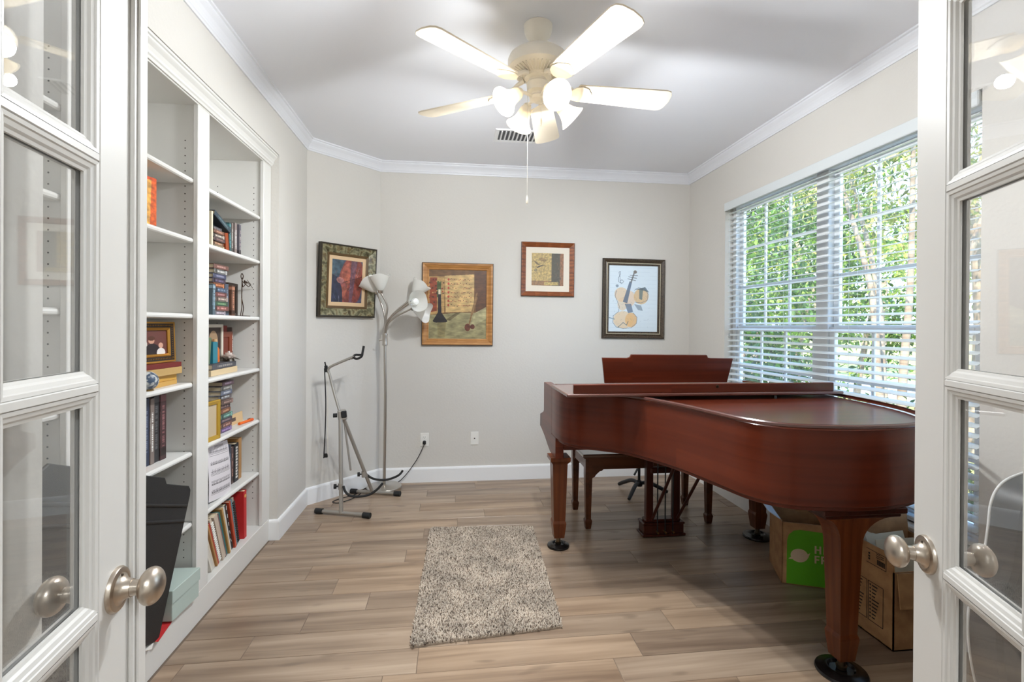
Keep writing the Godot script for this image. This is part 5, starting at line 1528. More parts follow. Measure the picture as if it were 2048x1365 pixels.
func build_shelf_things() -> void:
	page_mat = mat(c8(222, 206, 176), 0.85)
	make_spines()
	var S := SHELF_Y
	var up := func(a: float) -> Basis: return Basis(Vector3(1, 0, 0), a)
	# ---- far bay, second shelf
	book("thin cream book, leftmost on the upper shelf of the far bay", Vector3(-1.195, S[1], -2.618), 0.014, 0.18, 0.13, c8(226, 214, 186), -1)
	stack(S[1], -2.632, 0.122, 0.115, [c8(120, 110, 104), c8(190, 120, 84), c8(214, 190, 168), c8(128, 76, 60), c8(210, 150, 100), c8(216, 190, 140)], ["grey", "terracotta", "pale pink", "brown", "orange-tan", "sand"], "under the tilted teal book", 3)
	book("dark teal hardback lying tilted on the topmost paperback stack", Vector3(-1.19, S[1] + 0.178, -2.632), 0.026, 0.19, 0.14, c8(52, 84, 88), 2, Basis(Vector3(1, 0, 0), -0.34) * flat_turn())
	book("rust-brown book leaning beside the tilted teal hardback", Vector3(-1.20, S[1], -2.80), 0.034, 0.103, 0.12, c8(150, 66, 26), -1, up.call(0.12))
	book("bright teal book standing right of the rust-brown book", Vector3(-1.20, S[1], -2.834), 0.02, 0.165, 0.12, c8(40, 134, 140), 0, up.call(0.03))
	book("thin white book standing right of the bright teal book", Vector3(-1.20, S[1], -2.857), 0.014, 0.168, 0.12, c8(226, 222, 214), 1)
	book("narrow black book on the uppermost filled shelf of the far bay", Vector3(-1.205, S[1], -2.874), 0.012, 0.14, 0.12, c8(40, 40, 46), 3)
	book("white book with grey print, second from right on upper shelf", Vector3(-1.20, S[1], -2.90), 0.026, 0.178, 0.12, c8(228, 228, 226), 4)
	book("white book with brown print, rightmost on the upper shelf", Vector3(-1.195, S[1], -2.945), 0.018, 0.178, 0.12, c8(206, 182, 170), 5)
	# ---- far bay, third shelf
	var t := thing("storage_box", "tan box standing behind the tall paperback stack", "box", Vector3(-1.36, S[2], -2.84))
	put("carton", MB.new().box(Vector3(-0.07, 0, -0.08), Vector3(0.03, 0.262, 0.08), 0.002), mat(c8(190, 128, 66), 0.7), t)
	put("lid_edge", MB.new().box(Vector3(-0.072, 0.23, -0.082), Vector3(0.032, 0.265, 0.082), 0.002), mat(c8(206, 150, 90), 0.7), t)
	book("light blue book left of the tall paperback stack", Vector3(-1.185, S[2], -2.618), 0.026, 0.155, 0.12, c8(134, 176, 200), 0)
	stack(S[2], -2.640, 0.150, 0.262, [c8(178, 118, 104), c8(208, 206, 200), c8(120, 118, 150), c8(76, 62, 110), c8(226, 104, 40), c8(104, 132, 158), c8(164, 92, 92), c8(210, 178, 160), c8(86, 140, 74), c8(206, 122, 112), c8(196, 176, 190)], ["pinkish", "white", "lilac-grey", "dark purple", "orange", "steel blue", "dull red", "pale rose", "green", "salmon", "pale mauve"], "beside the wire violinist", 5, -0.001)
	book("pale grey-blue case standing right of the tall paperback stack", Vector3(-1.21, S[2], -2.822), 0.04, 0.172, 0.12, c8(136, 152, 160), 5, up.call(0.05))
	book("orange-spined book next to the dark frame by the violinist", Vector3(-1.20, S[2], -2.872), 0.036, 0.166, 0.12, c8(196, 104, 60), 3)
	t = thing("shelf_frame", "empty dark brown frame standing behind the orange-spined book", "frame", Vector3(-1.265, S[2] + 0.0945, -2.985), PI / 2)
	put("frame", MB.new().frame(0.12, 0.189, [Vector2(0.02, 0.0), Vector2(0.02, 0.012), Vector2(0, 0.016), Vector2(0, 0)]), mat(c8(46, 32, 24), 0.4), t)
	put("backing", quad_sheet(0.09, 0.16, 0.004), mat(c8(60, 46, 36), 0.8), t)
	# wire violinist
	t = thing("wire_violinist", "thin bronze wire figurine playing a violin on the shelf", "figurine", Vector3(-1.215, S[2], -3.03))
	var wire := mat(c8(70, 46, 30), 0.4, 0.7)
	var head := []
	for i in 17: head.append(Vector3(0.0, 0.232 + 0.017 * sin(TAU * i / 16.0), 0.012 + 0.015 * cos(TAU * i / 16.0)))
	put("head_ring", MB.new().tube(head, 0.0022, 6, false).tube([Vector3(0.0, 0.216, 0.012), Vector3(0.01, 0.234, 0.018), Vector3(0.0, 0.249, 0.012)], 0.002, 6), wire, t)
	put("torso", MB.new().tube(spline([Vector3(0, 0.216, 0.012), Vector3(0, 0.19, 0.012), Vector3(0, 0.14, 0.015), Vector3(0, 0.105, 0.016)], 4), 0.0026, 6), wire, t)
	put("leg", MB.new().tube(spline([Vector3(0, 0.105, 0.016), Vector3(0.004, 0.055, 0.024), Vector3(0.0, 0.004, 0.026), Vector3(0.025, 0.003, 0.03)], 4), 0.0022, 6), wire, t)
	put("leg", MB.new().tube(spline([Vector3(0, 0.105, 0.016), Vector3(0.004, 0.05, 0.002), Vector3(0.0, 0.004, 0.0), Vector3(0.025, 0.003, -0.006)], 4), 0.0022, 6), wire, t)
	put("arm", MB.new().tube(spline([Vector3(0, 0.205, 0.012), Vector3(0.008, 0.18, 0.024), Vector3(0.012, 0.17, 0.026), Vector3(0.02, 0.2, -0.01), Vector3(0.02, 0.196, -0.05)], 4), 0.0022, 6), wire, t)
	put("arm", MB.new().tube(spline([Vector3(0, 0.205, 0.012), Vector3(0.008, 0.185, -0.03), Vector3(0.012, 0.178, -0.05), Vector3(0.016, 0.192, -0.07)], 4), 0.0022, 6), wire, t)
	put("violin", MB.new().lathe([Vector2(0, 0), Vector2(0.009, 0.006), Vector2(0.006, 0.018), Vector2(0.008, 0.028), Vector2(0.002, 0.034), Vector2(0.0015, 0.07), Vector2(0, 0.07)], 10, along(Vector3(0.004, 0.206, -0.002), Vector3(0.1, -0.2, -1)), 0.6, 1.0, 0.4), wire, t)
	put("bow", MB.new().tube([Vector3(0.014, 0.215, -0.025), Vector3(0.018, 0.172, -0.092)], 0.0015, 5), wire, t)
	put("base", MB.new().cbox(Vector3(0.005, 0.0025, 0.01), Vector3(0.06, 0.005, 0.06), 0.001), wire, t)
	# ---- far bay, fourth shelf
	t = thing("red_board_book", "tall dark red hardback facing out at the back of the shelf", "book", Vector3(-1.30, S[3], -2.89))
	put("cover", MB.new().box(Vector3(-0.02, 0, -0.14), Vector3(0.0, 0.255, 0.14), 0.002), mat(c8(138, 40, 30), 0.5), t)
	put("pages", MB.new().box(Vector3(-0.018, 0.003, -0.1415), Vector3(-0.003, 0.252, -0.138)), page_mat, t)
	t = thing("empty_picture", "reddish brown frame standing in front of the red hardback", "frame", Vector3(-1.292, S[3] + 0.11, -2.945), PI / 2)
	put("frame", MB.new().frame(0.20, 0.22, [Vector2(0.03, 0.0), Vector2(0.03, 0.01), Vector2(0, 0.014), Vector2(0, 0)]), mat(c8(128, 62, 40), 0.4), t)
	put("backing", quad_sheet(0.15, 0.17, 0.003), mat(c8(116, 56, 40), 0.7), t)
	book("white ring notebook standing right of the reddish brown frame", Vector3(-1.285, S[3], -3.065), 0.018, 0.245, 0.1, c8(228, 226, 220), 1)
	var c := Canvas.new(64, 80, c8(60, 46, 40))
	c.oval(0.5, 0.45, 0.3, 0.35, c8(160, 130, 100))
	c.poly([Vector2(0, 0.7), Vector2(1, 0.7), Vector2(1, 1), Vector2(0, 1)], c8(90, 84, 80))
	t = thing("small_photo_frame", "small pale-edged photo frame behind the teal booklet", "frame", Vector3(-1.27, S[3] + 0.161, -2.79), PI / 2)
	put("frame", MB.new().frame(0.20, 0.20, [Vector2(0.016, 0.0), Vector2(0.016, 0.008), Vector2(0, 0.01), Vector2(0, 0)]), mat(c8(214, 206, 190), 0.4), t)
	put("photo", quad_sheet(0.17, 0.17, 0.003), print_mat(c), t)
	book("olive green book leaning at the left of the rose shelf", Vector3(-1.215, S[3] + 0.061, -2.628), 0.03, 0.135, 0.08, c8(96, 112, 84), -1, up.call(-0.12))
	book("teal booklet with bright cover standing by the white rose", Vector3(-1.215, S[3] + 0.061, -2.70), 0.05, 0.11, 0.03, c8(46, 124, 140), -1)
	t = thing("orange_bottle", "slim orange bottle standing between teal booklet and white rose", "bottle", Vector3(-1.25, S[3] + 0.061, -2.772))
	put("body", MB.new().lathe([Vector2(0, 0), Vector2(0.02, 0.0), Vector2(0.022, 0.01), Vector2(0.02, 0.07), Vector2(0.008, 0.09), Vector2(0.008, 0.11), Vector2(0, 0.11)], 18), mat(c8(206, 110, 48), 0.4), t)
	put("cap", MB.new().lathe([Vector2(0.0095, 0.105), Vector2(0.0095, 0.122), Vector2(0, 0.122)], 14), mat(c8(214, 168, 120), 0.4), t)
	book("cream book lying under the white rose, the lower one", Vector3(-1.19, S[3] + 0.016, -2.60), 0.030, 0.30, 0.16, c8(214, 190, 150), -1, flat_turn(0.0))
	book("grey book lying under the white rose, the upper one", Vector3(-1.188, S[3] + 0.046, -2.61), 0.028, 0.29, 0.16, c8(120, 112, 104), 2, flat_turn(0.03))
	t = thing("porcelain_rose", "white porcelain rose with dark leaves on the stacked books", "ornament", Vector3(-1.225, S[3] + 0.0605, -2.875))
	var pet := mat(c8(238, 226, 218), 0.4)
	for ring in 4:
		var n: int = [3, 5, 6, 7][ring]
		for i in n:
			var a := TAU * i / n + ring * 0.5
			var pts := []
			for v in 5:
				for u in 5:
					var s := v / 4.0
					var q := (u / 4.0 - 0.5) * 1.5
					var rad := 0.006 + 0.008 * ring * (0.5 + 0.6 * s) + 0.003 * s * s * ring
					pts.append(Vector3(cos(a + q * (1.0 - 0.2 * ring)) * rad, 0.02 + (0.034 - 0.006 * ring) * s - 0.003 * ring, sin(a + q * (1.0 - 0.2 * ring)) * rad))
			put("petal", MB.new().grid(pts, 5, -1.0), pet, t)
	var lf := mat(c8(74, 66, 52), 0.4)
	for i in 5:
		var a := TAU * i / 5.0
		var d := Vector3(cos(a), 0, sin(a))
		var sd := Vector3(-d.z, 0, d.x)
		put("leaf", MB.new().grid([d * 0.01 + Vector3(0, 0.012, 0), d * 0.012 + Vector3(0, 0.013, 0), d * 0.012 + Vector3(0, 0.012, 0), d * 0.035 + sd * 0.015 + Vector3(0, 0.014, 0), d * 0.035 + Vector3(0, 0.02, 0), d * 0.035 - sd * 0.015 + Vector3(0, 0.014, 0), d * 0.062 + Vector3(0, 0.006, 0), d * 0.063 + Vector3(0, 0.006, 0), d * 0.062 + Vector3(0, 0.0065, 0)], 3), lf, t)
	put("foot", MB.new().lathe([Vector2(0, 0), Vector2(0.03, 0.0), Vector2(0.026, 0.01), Vector2(0.01, 0.02), Vector2(0, 0.02)], 16), lf, t)
	# ---- far bay, fifth shelf
	t = thing("brown_carton", "brown carton standing behind the gold frame and paperbacks", "box", Vector3(-1.36, S[4], -2.89))
	put("carton", MB.new().box(Vector3(-0.06, 0, -0.11), Vector3(0.03, 0.262, 0.09), 0.003), mat(c8(150, 116, 76), 0.8), t)
	put("tape", MB.new().box(Vector3(0.0301, 0.0, -0.02), Vector3(0.0306, 0.262, 0.02)), mat(c8(176, 140, 96), 0.5), t)
	t = thing("gold_photo_frame", "small bright gold frame standing left of the lower paperback stack", "frame", Vector3(-1.178, S[4] + 0.098, -2.56), PI / 2 - 0.1)
	put("frame", MB.new().frame(0.145, 0.195, [Vector2(0.02, 0.0), Vector2(0.02, 0.009), Vector2(0.004, 0.014), Vector2(0, 0.012), Vector2(0, 0)]), mat(c8(206, 166, 64), 0.35, 0.5), t)
	put("picture", quad_sheet(0.11, 0.16, 0.003), mat(c8(188, 170, 140), 0.7), t)
	put("strut", MB.new().cbox(Vector3(0, -0.01, -0.02), Vector3(0.04, 0.17, 0.004), 0.0, xf(Vector3(0, 0, -0.004), 0.2)), mats.black, t)
	stack(S[4], -2.712, 0.140, 0.270, [c8(112, 84, 108), c8(176, 170, 160), c8(190, 192, 196), c8(180, 190, 196), c8(160, 110, 92), c8(150, 96, 80), c8(198, 120, 70), c8(120, 196, 170), c8(120, 84, 84), c8(176, 112, 92), c8(160, 110, 190)], ["plum", "warm grey", "silver-grey", "pale blue-grey", "clay", "russet", "tan-orange", "mint green", "maroon", "copper", "violet"], "beside the small gold frame", 8, -0.001)
	t = thing("beige_card", "small beige card with a dark label standing at the shelf back", "card", Vector3(-1.235, S[4], -3.0))
	put("card", MB.new().cbox(Vector3(0, 0.03, 0), Vector3(0.003, 0.06, 0.17), 0.0, xf(Vector3.ZERO, 0, 0, 0.08)), mat(c8(212, 180, 134), 0.7), t)
	put("dark_label", MB.new().cbox(Vector3(0.002, 0.03, 0.04), Vector3(0.001, 0.02, 0.06), 0.0, xf(Vector3.ZERO, 0, 0, 0.08)), mat(c8(92, 74, 66), 0.6), t)
	t = thing("orange_marker", "bright orange marker lying at the front of the shelf", "marker", Vector3(-1.20, S[4] + 0.0085, -2.95))
	put("barrel", MB.new().tube([Vector3(0, 0, 0), Vector3(0.015, 0, -0.10)], 0.008, 12), mat(c8(232, 104, 24), 0.4), t)
	put("cap", MB.new().tube([Vector3(0.015, 0, -0.10), Vector3(0.02, 0, -0.135)], 0.0084, 12), mat(c8(216, 84, 14), 0.4), t)
	put("clip", MB.new().box(Vector3(0.008, 0.008, -0.125), Vector3(0.014, 0.0105, -0.09)), mat(c8(120, 60, 20), 0.4), t)
	# ---- far bay, sixth shelf
	c = Canvas.new(128, 160, c8(218, 212, 214))
	for sys_ in 5:
		for ln in 5: c.line(Vector2(0.08, 0.14 + sys_ * 0.17 + ln * 0.017), Vector2(0.93, 0.14 + sys_ * 0.17 + ln * 0.017), 0.8, c8(110, 104, 106), 0.9)
		for k in 14:
			var x := 0.12 + k * 0.058
			var y := 0.14 + sys_ * 0.17 + float((k * 5 + sys_ * 3) % 5) * 0.016
			c.oval(x, y, 0.014, 0.009, c8(60, 56, 58))
			c.line(Vector2(x + 0.012, y), Vector2(x + 0.012, y - 0.05), 0.9, c8(60, 56, 58))
	for k in 3: c.line(Vector2(0.3, 0.04 + k * 0.02), Vector2(0.7, 0.04 + k * 0.02), 1.4, c8(120, 114, 116), 0.7)
	var pm := print_mat(c, 0.8)
	for k in 2:
		t = thing("sheet_music", ["front music sheet leaning on the shelf beside blue books", "music sheet leaning behind the front sheet beside blue books"][k], "sheet music")
		var pts := []
		for v in 9:
			for u in 7:
				var q := Vector2(u / 6.0 - 0.5, v / 8.0)
				pts.append(Vector3(q.x * 0.24, (1.0 - q.y) * 0.275, -0.03 * pow(1.0 - q.y, 2) + 0.012 * cos(q.x * 2.6)))
		var bk := []
		for q in pts: bk.append(q - Vector3(0, 0, 0.0012))
		put("page", MB.new().grid(pts, 7, -1.0).grid(bk, 7, 1.0), pm, t)
		t.transform = Transform3D(Basis(Vector3.UP, PI / 2) * Basis(Vector3(0, 0, 1), -0.10 - 0.05 * k), Vector3(-1.188 - 0.012 * k, S[5], -2.69 + 0.01 * k))
	book("royal blue book behind the leaning sheet music", Vector3(-1.215, S[5], -2.845), 0.034, 0.232, 0.15, c8(44, 92, 176), 2, up.call(0.02))
	book("darker blue book with pale print right of the royal blue one", Vector3(-1.215, S[5], -2.876), 0.024, 0.225, 0.15, c8(58, 84, 120), 4)
	book("orange and dark mottled book beside the wide black book", Vector3(-1.215, S[5], -2.904), 0.028, 0.205, 0.15, c8(150, 84, 58), 5)
	book("wide black book with white lettering on the sixth shelf", Vector3(-1.212, S[5], -2.948), 0.054, 0.215, 0.15, c8(34, 34, 38), -1)
	var bt := get_node("book_%03d" % (counts["book"] - 1))
	var pmk := MB.new()
	for k in 11: pmk.box(Vector3(0.0003, 0.02 + k * 0.0165, -0.012 + 0.003 * (k % 2)), Vector3(0.0008, 0.032 + k * 0.0165, 0.012))
	put("spine_print", pmk, mat(c8(214, 210, 204), 0.6), bt)
	book("old tan book with worn spine, rightmost on the sixth shelf", Vector3(-1.215, S[5], -3.0), 0.042, 0.235, 0.15, c8(166, 124, 76), -1)
	# ---- far bay, bottom: leaning music books (label, colour, thickness, height, lean)
	var low := [
		["thin white music book leaning nearest the bay's left edge", c8(216, 210, 198), 0.012, 0.180, 0.42],
		["second thin white music book from the left at the bottom", c8(206, 200, 190), 0.014, 0.210, 0.42],
		["ivory music book, third from the left at the bottom", c8(212, 202, 184), 0.014, 0.240, 0.41],
		["tan-edged music book, fourth from the left at the bottom", c8(176, 130, 78), 0.012, 0.260, 0.40],
		["red music book leaning left of the cream spiral book", c8(170, 54, 40), 0.012, 0.260, 0.39],
		["cream spiral-bound music book with white coil", c8(206, 190, 172), 0.018, 0.275, 0.38],
		["thick beige music book right of the cream spiral book", c8(196, 178, 160), 0.034, 0.275, 0.37],
		["mauve-edged music book right of the thick beige one", c8(122, 92, 92), 0.012, 0.270, 0.36],
		["dark teal music book left of the tan envelope", c8(30, 110, 112), 0.014, 0.270, 0.35],
		["tan paper envelope leaning between teal and black books", c8(190, 148, 88), 0.012, 0.285, 0.34],
		["white stack of loose pages left of the black book", c8(214, 210, 202), 0.014, 0.280, 0.32],
		["black music book with white design on the bottom board", c8(38, 36, 38), 0.024, 0.280, 0.31],
		["orange-red music book right of the black one", c8(190, 74, 46), 0.018, 0.285, 0.29],
		["grey-blue music book left of the comb-bound notebook", c8(92, 126, 138), 0.014, 0.285, 0.27],
		["grey comb-bound notebook with black plastic comb", c8(168, 158, 142), 0.018, 0.285, 0.25],
		["bright red book standing at the right end of the bottom", c8(196, 42, 44), 0.034, 0.270, 0.02],
	]
	var z := -2.53
	for i in low.size():
		var e: Array = low[i]
		var th: float = e[2]
		z -= th / cos(e[4]) * 0.5
		var bk2 := book(e[0], Vector3(-1.165 - 0.004 * (i % 3), 0.136 + sin(e[4]) * th / 2, z - 0.028), th, e[3], 0.22, e[1], -1, up.call(e[4]), "music books leaning at the bottom of the far bay")
		z -= th / cos(e[4]) * 0.5 + (0.005 if i < 14 else 0.05)
		if i in [5, 14]:
			var coil := MB.new()
			for k in 18: coil.box(Vector3(-0.001, 0.012 + k * (e[3] - 0.03) / 18.0, -th / 2 - 0.003), Vector3(0.006, 0.02 + k * (e[3] - 0.03) / 18.0, th / 2 + 0.003), 0.002)
			put("coil", coil, mat(c8(224, 220, 212), 0.4) if i == 5 else mats.black, bk2)
		if i == 11:
			var dm := MB.new()
			for k in 5: dm.tube([Vector3(0.0, 0.05 + k * 0.05, 0), Vector3(0.0006, 0.07 + k * 0.05, 0.006 - 0.003 * k)], 0.0022, 5)
			put("white_design", dm, mat(c8(214, 210, 204), 0.6), bk2)
		if i == 15:
			put("gold_seal", MB.new().lathe([Vector2(0.010, 0), Vector2(0.010, 0.0008), Vector2(0, 0.0008)], 16, Transform3D(Basis(Vector3(0, 1, 0), Vector3(1, 0, 0), Vector3(0, 0, -1)), Vector3(0.0, 0.24, 0.0))), mat(c8(214, 170, 90), 0.4), bk2)
	# ---- near bay
	c = Canvas.new(96, 128, c8(206, 150, 66))
	c.poly([Vector2(0, 0), Vector2(0.14, 0), Vector2(0.12, 1), Vector2(0, 1)], c8(186, 74, 24))
	c.poly([Vector2(0.88, 0), Vector2(1, 0), Vector2(1, 1), Vector2(0.84, 1)], c8(198, 84, 26))
	c.poly([Vector2(0, 0), Vector2(1, 0), Vector2(1, 0.06), Vector2(0, 0.04)], c8(190, 70, 22))
	for k in 9: c.line(Vector2(0.2, 0.2 + k * 0.08), Vector2(0.62, 0.2 + k * 0.08), 1.0, c8(150, 100, 44), 0.7)
	c.line(Vector2(0.68, 0.1), Vector2(0.76, 0.95), 4.0, c8(238, 196, 110), 0.8)
	c.brush(4, 0.35)
	t = thing("antique_book", "orange and gold antique book facing out on the near bay", "book", Vector3(-1.245, S[1], -2.10), PI / 2 - 0.25)
	put("cover", MB.new().box(Vector3(-0.10, 0, -0.022), Vector3(0.10, 0.215, 0.0), 0.002), mat(c8(150, 58, 20), 0.5), t)
	var cp := put("cover_print", quad_sheet(0.196, 0.211, 0.0012), print_mat(c), t)
	cp.position = Vector3(0, 0.1075, 0.0008)
	put("pages", MB.new().box(Vector3(-0.097, 0.2145, -0.019), Vector3(0.097, 0.2155, -0.003)), page_mat, t)
	# old books, frame, globe
	var old := [["bottom gold-edged old book under the family photo", c8(196, 152, 78), 0.02, 0.24], ["yellowed old book, second from the bottom under family photo", c8(206, 158, 72), 0.026, 0.22], ["thick tan old book, third from the bottom under family photo", c8(186, 152, 96), 0.03, 0.26], ["dark red old book directly under the family photo", c8(110, 34, 30), 0.02, 0.25]]
	var y: float = S[3]
	for i in old.size():
		var e: Array = old[i]
		var bb := book(e[0], Vector3(-1.19 - 0.012 * (i % 2), y + e[2] / 2 + 0.0003, -2.325 + 0.004 * i + e[3]), e[2], e[3], 0.16, e[1], -1, flat_turn(0.06 - 0.05 * i), "old books under the family photo")
		put("page_edge", MB.new().box(Vector3(-0.15, e[3] - 0.003, -e[2] / 2 + 0.004), Vector3(-0.006, e[3] + 0.0006, e[2] / 2 - 0.004)), mat(c8(224, 190, 120), 0.7), bb)
		y += e[2] + 0.0004
	c = Canvas.new(110, 80, c8(104, 62, 56))
	c.oval(0.24, 0.62, 0.16, 0.34, c8(206, 200, 192))
	c.oval(0.25, 0.24, 0.09, 0.13, c8(196, 146, 120))
	c.oval(0.24, 0.15, 0.10, 0.08, c8(70, 44, 34))
	c.oval(0.54, 0.82, 0.22, 0.28, c8(38, 28, 32))
	c.oval(0.52, 0.42, 0.09, 0.13, c8(202, 152, 128))
	c.oval(0.52, 0.33, 0.11, 0.09, c8(84, 48, 34))
	c.oval(0.80, 0.92, 0.13, 0.2, c8(222, 216, 212))
	c.oval(0.80, 0.62, 0.07, 0.11, c8(208, 160, 138))
	t = thing("family_photo", "family photo in a beaded gold and black frame", "picture frame", Vector3(-1.245, y + 0.0868, -2.20), PI / 2 - 0.12)
	put("frame", MB.new().frame(0.26, 0.172, [Vector2(0.036, 0.003), Vector2(0.036, 0.008), Vector2(0.028, 0.014), Vector2(0.024, 0.012)]).frame(0.26, 0.172, [Vector2(0.007, 0.015), Vector2(0.0, 0.016), Vector2(0, 0)]), mat(c8(190, 140, 62), 0.32, 0.7), t)
	put("frame_inlay", MB.new().frame(0.26, 0.172, [Vector2(0.024, 0.012), Vector2(0.007, 0.015)]), mat(c8(38, 26, 20), 0.4), t)
	var beads := MB.new()
	for k in 26:
		for sy in [-1.0, 1.0]: beads.cbox(Vector3(-0.117 + k * 0.0094, sy * 0.0705, 0.014), Vector3(0.004, 0.006, 0.003), 0.001)
	for k in 15:
		for sx in [-1.0, 1.0]: beads.cbox(Vector3(sx * 0.1145, -0.066 + k * 0.0094, 0.014), Vector3(0.006, 0.004, 0.003), 0.001)
	put("beading", beads, mat(c8(150, 110, 56), 0.35, 0.7), t)
	put("photo", quad_sheet(0.192, 0.104, 0.003), print_mat(c, 0.4), t)
	put("backing", MB.new().box(Vector3(-0.125, -0.082, 0.0), Vector3(0.125, 0.082, 0.0012)), mats.black, t)
	t.rotation.x = -0.04
	t = thing("small_globe", "small dark blue and white ball beside the old books", "ball", Vector3(-1.182, S[3], -2.075))
	var n2 := noise_of(70, 1.0, 2)
	var gm := mat(Color.WHITE, 0.4)
	gm.albedo_texture = img_tex(paint(64, 64, func(u: float, v: float) -> Color: return c8(58, 74, 96) if n2.get_noise_2d(u * 3.0, v * 3.0) > -0.05 else c8(206, 206, 200)))
	gm.uv1_triplanar = true
	gm.uv1_scale = Vector3.ONE * 11.0
	var sp := []
	for i in 15: sp.append(Vector2(0.037 * cos(-PI / 2 + PI * i / 14.0) if i not in [0, 14] else 0.0, 0.0395 + 0.037 * sin(-PI / 2 + PI * i / 14.0)))
	put("ball", MB.new().lathe(sp, 28), gm, t)
	put("ring_foot", MB.new().lathe([Vector2(0.02, 0.0), Vector2(0.022, 0.003), Vector2(0.018, 0.006)], 18), mat(c8(150, 120, 70), 0.4, 0.6), t)
	# fifth shelf near bay
	var row := [["dark green book hidden at the left of the novels", c8(44, 66, 54), 0.03, 0.26], ["orange and mint book, leftmost in view among the novels", c8(226, 110, 56), 0.03, 0.255], ["navy blue novel with white lettering", c8(38, 52, 84), 0.036, 0.272], ["white novel between the navy and black ones", c8(206, 204, 196), 0.026, 0.268], ["black novel with gold lettering", c8(28, 26, 28), 0.04, 0.285], ["dark red and black novel, rightmost on its shelf", c8(92, 26, 28), 0.042, 0.285]]
	z = -2.048
	for i in row.size():
		var e: Array = row[i]
		z -= e[2] / 2
		var nb := book(e[0], Vector3(-1.215 + 0.004 * (i % 2), S[4], z), e[2], e[3], 0.16, e[1], [-1, -1, 2, 4, 0, 3][i], Basis.IDENTITY, "novels on the near bay")
		if i == 1: put("mint_band", MB.new().box(Vector3(0.0002, 0.13, -0.015), Vector3(0.0008, 0.25, 0.015)), mat(c8(150, 200, 176), 0.5), nb)
		z -= e[2] / 2 + 0.001
	# bottom of the near bay
	t = thing("mint_box", "pale mint keepsake box with lid at the bookcase bottom", "box", Vector3(-1.245, 0.1385, -2.235), -0.05)
	var mint := mat(c8(178, 192, 184), 0.6)
	put("box_body", MB.new().box(Vector3(-0.13, 0.006, -0.095), Vector3(0.13, 0.09, 0.095), 0.002), mint, t)
	put("box_lid", MB.new().box(Vector3(-0.134, 0.078, -0.099), Vector3(0.134, 0.132, 0.099), 0.002), mint, t)
	var mags := [["red folder lying under the mint box", c8(190, 42, 44), 0.003, 0.0, -0.3], ["white loose sheet lying over the red folder", c8(226, 220, 212), 0.0014, 0.0034, 0.5], ["thin magazine lying at the very front of the plinth", c8(196, 176, 156), 0.003, 0.0, 0.15]]
	for i in 3:
		var e: Array = mags[i]
		t = thing("folder" if i == 0 else ("loose_sheet" if i == 1 else "magazine"), e[0], "paper", [Vector3(-1.24, 0.1355 + e[3], -2.15), Vector3(-1.19, 0.1355 + 0.0034, -2.02), Vector3(-1.255, 0.1355, -1.86)][i], [0.15, 0.4, 0.05][i])
		var hw: float = [0.11, 0.06, 0.11][i]
		var hl: float = [0.15, 0.08, 0.13][i]
		put("cover", MB.new().box(Vector3(-hw, 0, -hl), Vector3(hw, e[2], hl), 0.0004), mat(e[1], 0.6), t)
		put("pages", MB.new().box(Vector3(-hw + 0.002, e[2] * 0.25, -hl - 0.0006), Vector3(hw - 0.003, e[2] * 0.75, hl + 0.0006)), page_mat, t)

# ---------------------------------------------------------------- outside the window
func polar(az: float, r: float, y := -0.2) -> Vector3:
	return Vector3(r * sin(deg_to_rad(az)), y, -r * cos(deg_to_rad(az)))

func leaf_mesh(m: Material, l: float, w: float) -> ArrayMesh:
	var b := MB.new()
	b.grid([Vector3(-0.001, 0, 0), Vector3(0, 0, 0), Vector3(0.001, 0, 0), Vector3(-w * 0.5, 0.0, l * 0.4), Vector3(0, -w * 0.16, l * 0.4), Vector3(w * 0.5, 0, l * 0.4), Vector3(-0.001, -l * 0.1, l), Vector3(0, -l * 0.1, l), Vector3(0.001, -l * 0.1, l)], 3)
	return b.mesh(m)

func leaf_mat() -> StandardMaterial3D:
	if not mats.has("leaf"):
		var m := mat(Color.WHITE, 0.5)
		m.vertex_color_use_as_albedo = true
		m.backlight_enabled = true
		m.backlight = Color(0.7, 0.8, 0.4)
		m.cull_mode = BaseMaterial3D.CULL_DISABLED
		mats.leaf = m
	return mats.leaf

# blobs: [centre, radii] in the tree's own axes
func foliage(t: Node3D, blobs: Array, n: int, cols: Array, l: float, w: float, seed_: int, droop := 0.0) -> void:
	var r := RandomNumberGenerator.new()
	r.seed = seed_
	var mm := MultiMesh.new()
	mm.transform_format = MultiMesh.TRANSFORM_3D
	mm.use_colors = true
	mm.mesh = leaf_mesh(leaf_mat(), l, w)
	mm.instance_count = n
	# sprays: leaves gather around twig tips so that gaps of sky stay open
	var tips := []
	for i in maxi(12, n / 28):
		var b: Array = blobs[r.randi() % blobs.size()]
		var d := Vector3(r.randfn(), r.randfn(), r.randfn()).normalized() * pow(r.randf(), 0.45)
		tips.append(b[0] + d * b[1])
	for i in n:
		var p: Vector3 = tips[r.randi() % tips.size()]
		p += Vector3(r.randfn() * 0.11, r.randfn() * 0.09 - absf(r.randfn()) * droop, r.randfn() * 0.11)
		var bs := Basis(Vector3.UP, r.randf() * TAU) * Basis(Vector3.RIGHT, r.randfn(0.2 + droop * 2.0, 0.7)) * Basis(Vector3.FORWARD, r.randfn(0.0, 0.6))
		mm.set_instance_transform(i, Transform3D(bs.scaled(Vector3.ONE * r.randf_range(0.7, 1.35)), p))
		var c: Color = cols[r.randi() % cols.size()]
		mm.set_instance_color(i, (c * r.randf_range(0.8, 1.2)).srgb_to_linear())
	var o := MultiMeshInstance3D.new()
	o.name = "foliage"
	o.multimesh = mm
	o.set_meta("kind", "stuff")
	t.add_child(o, true)

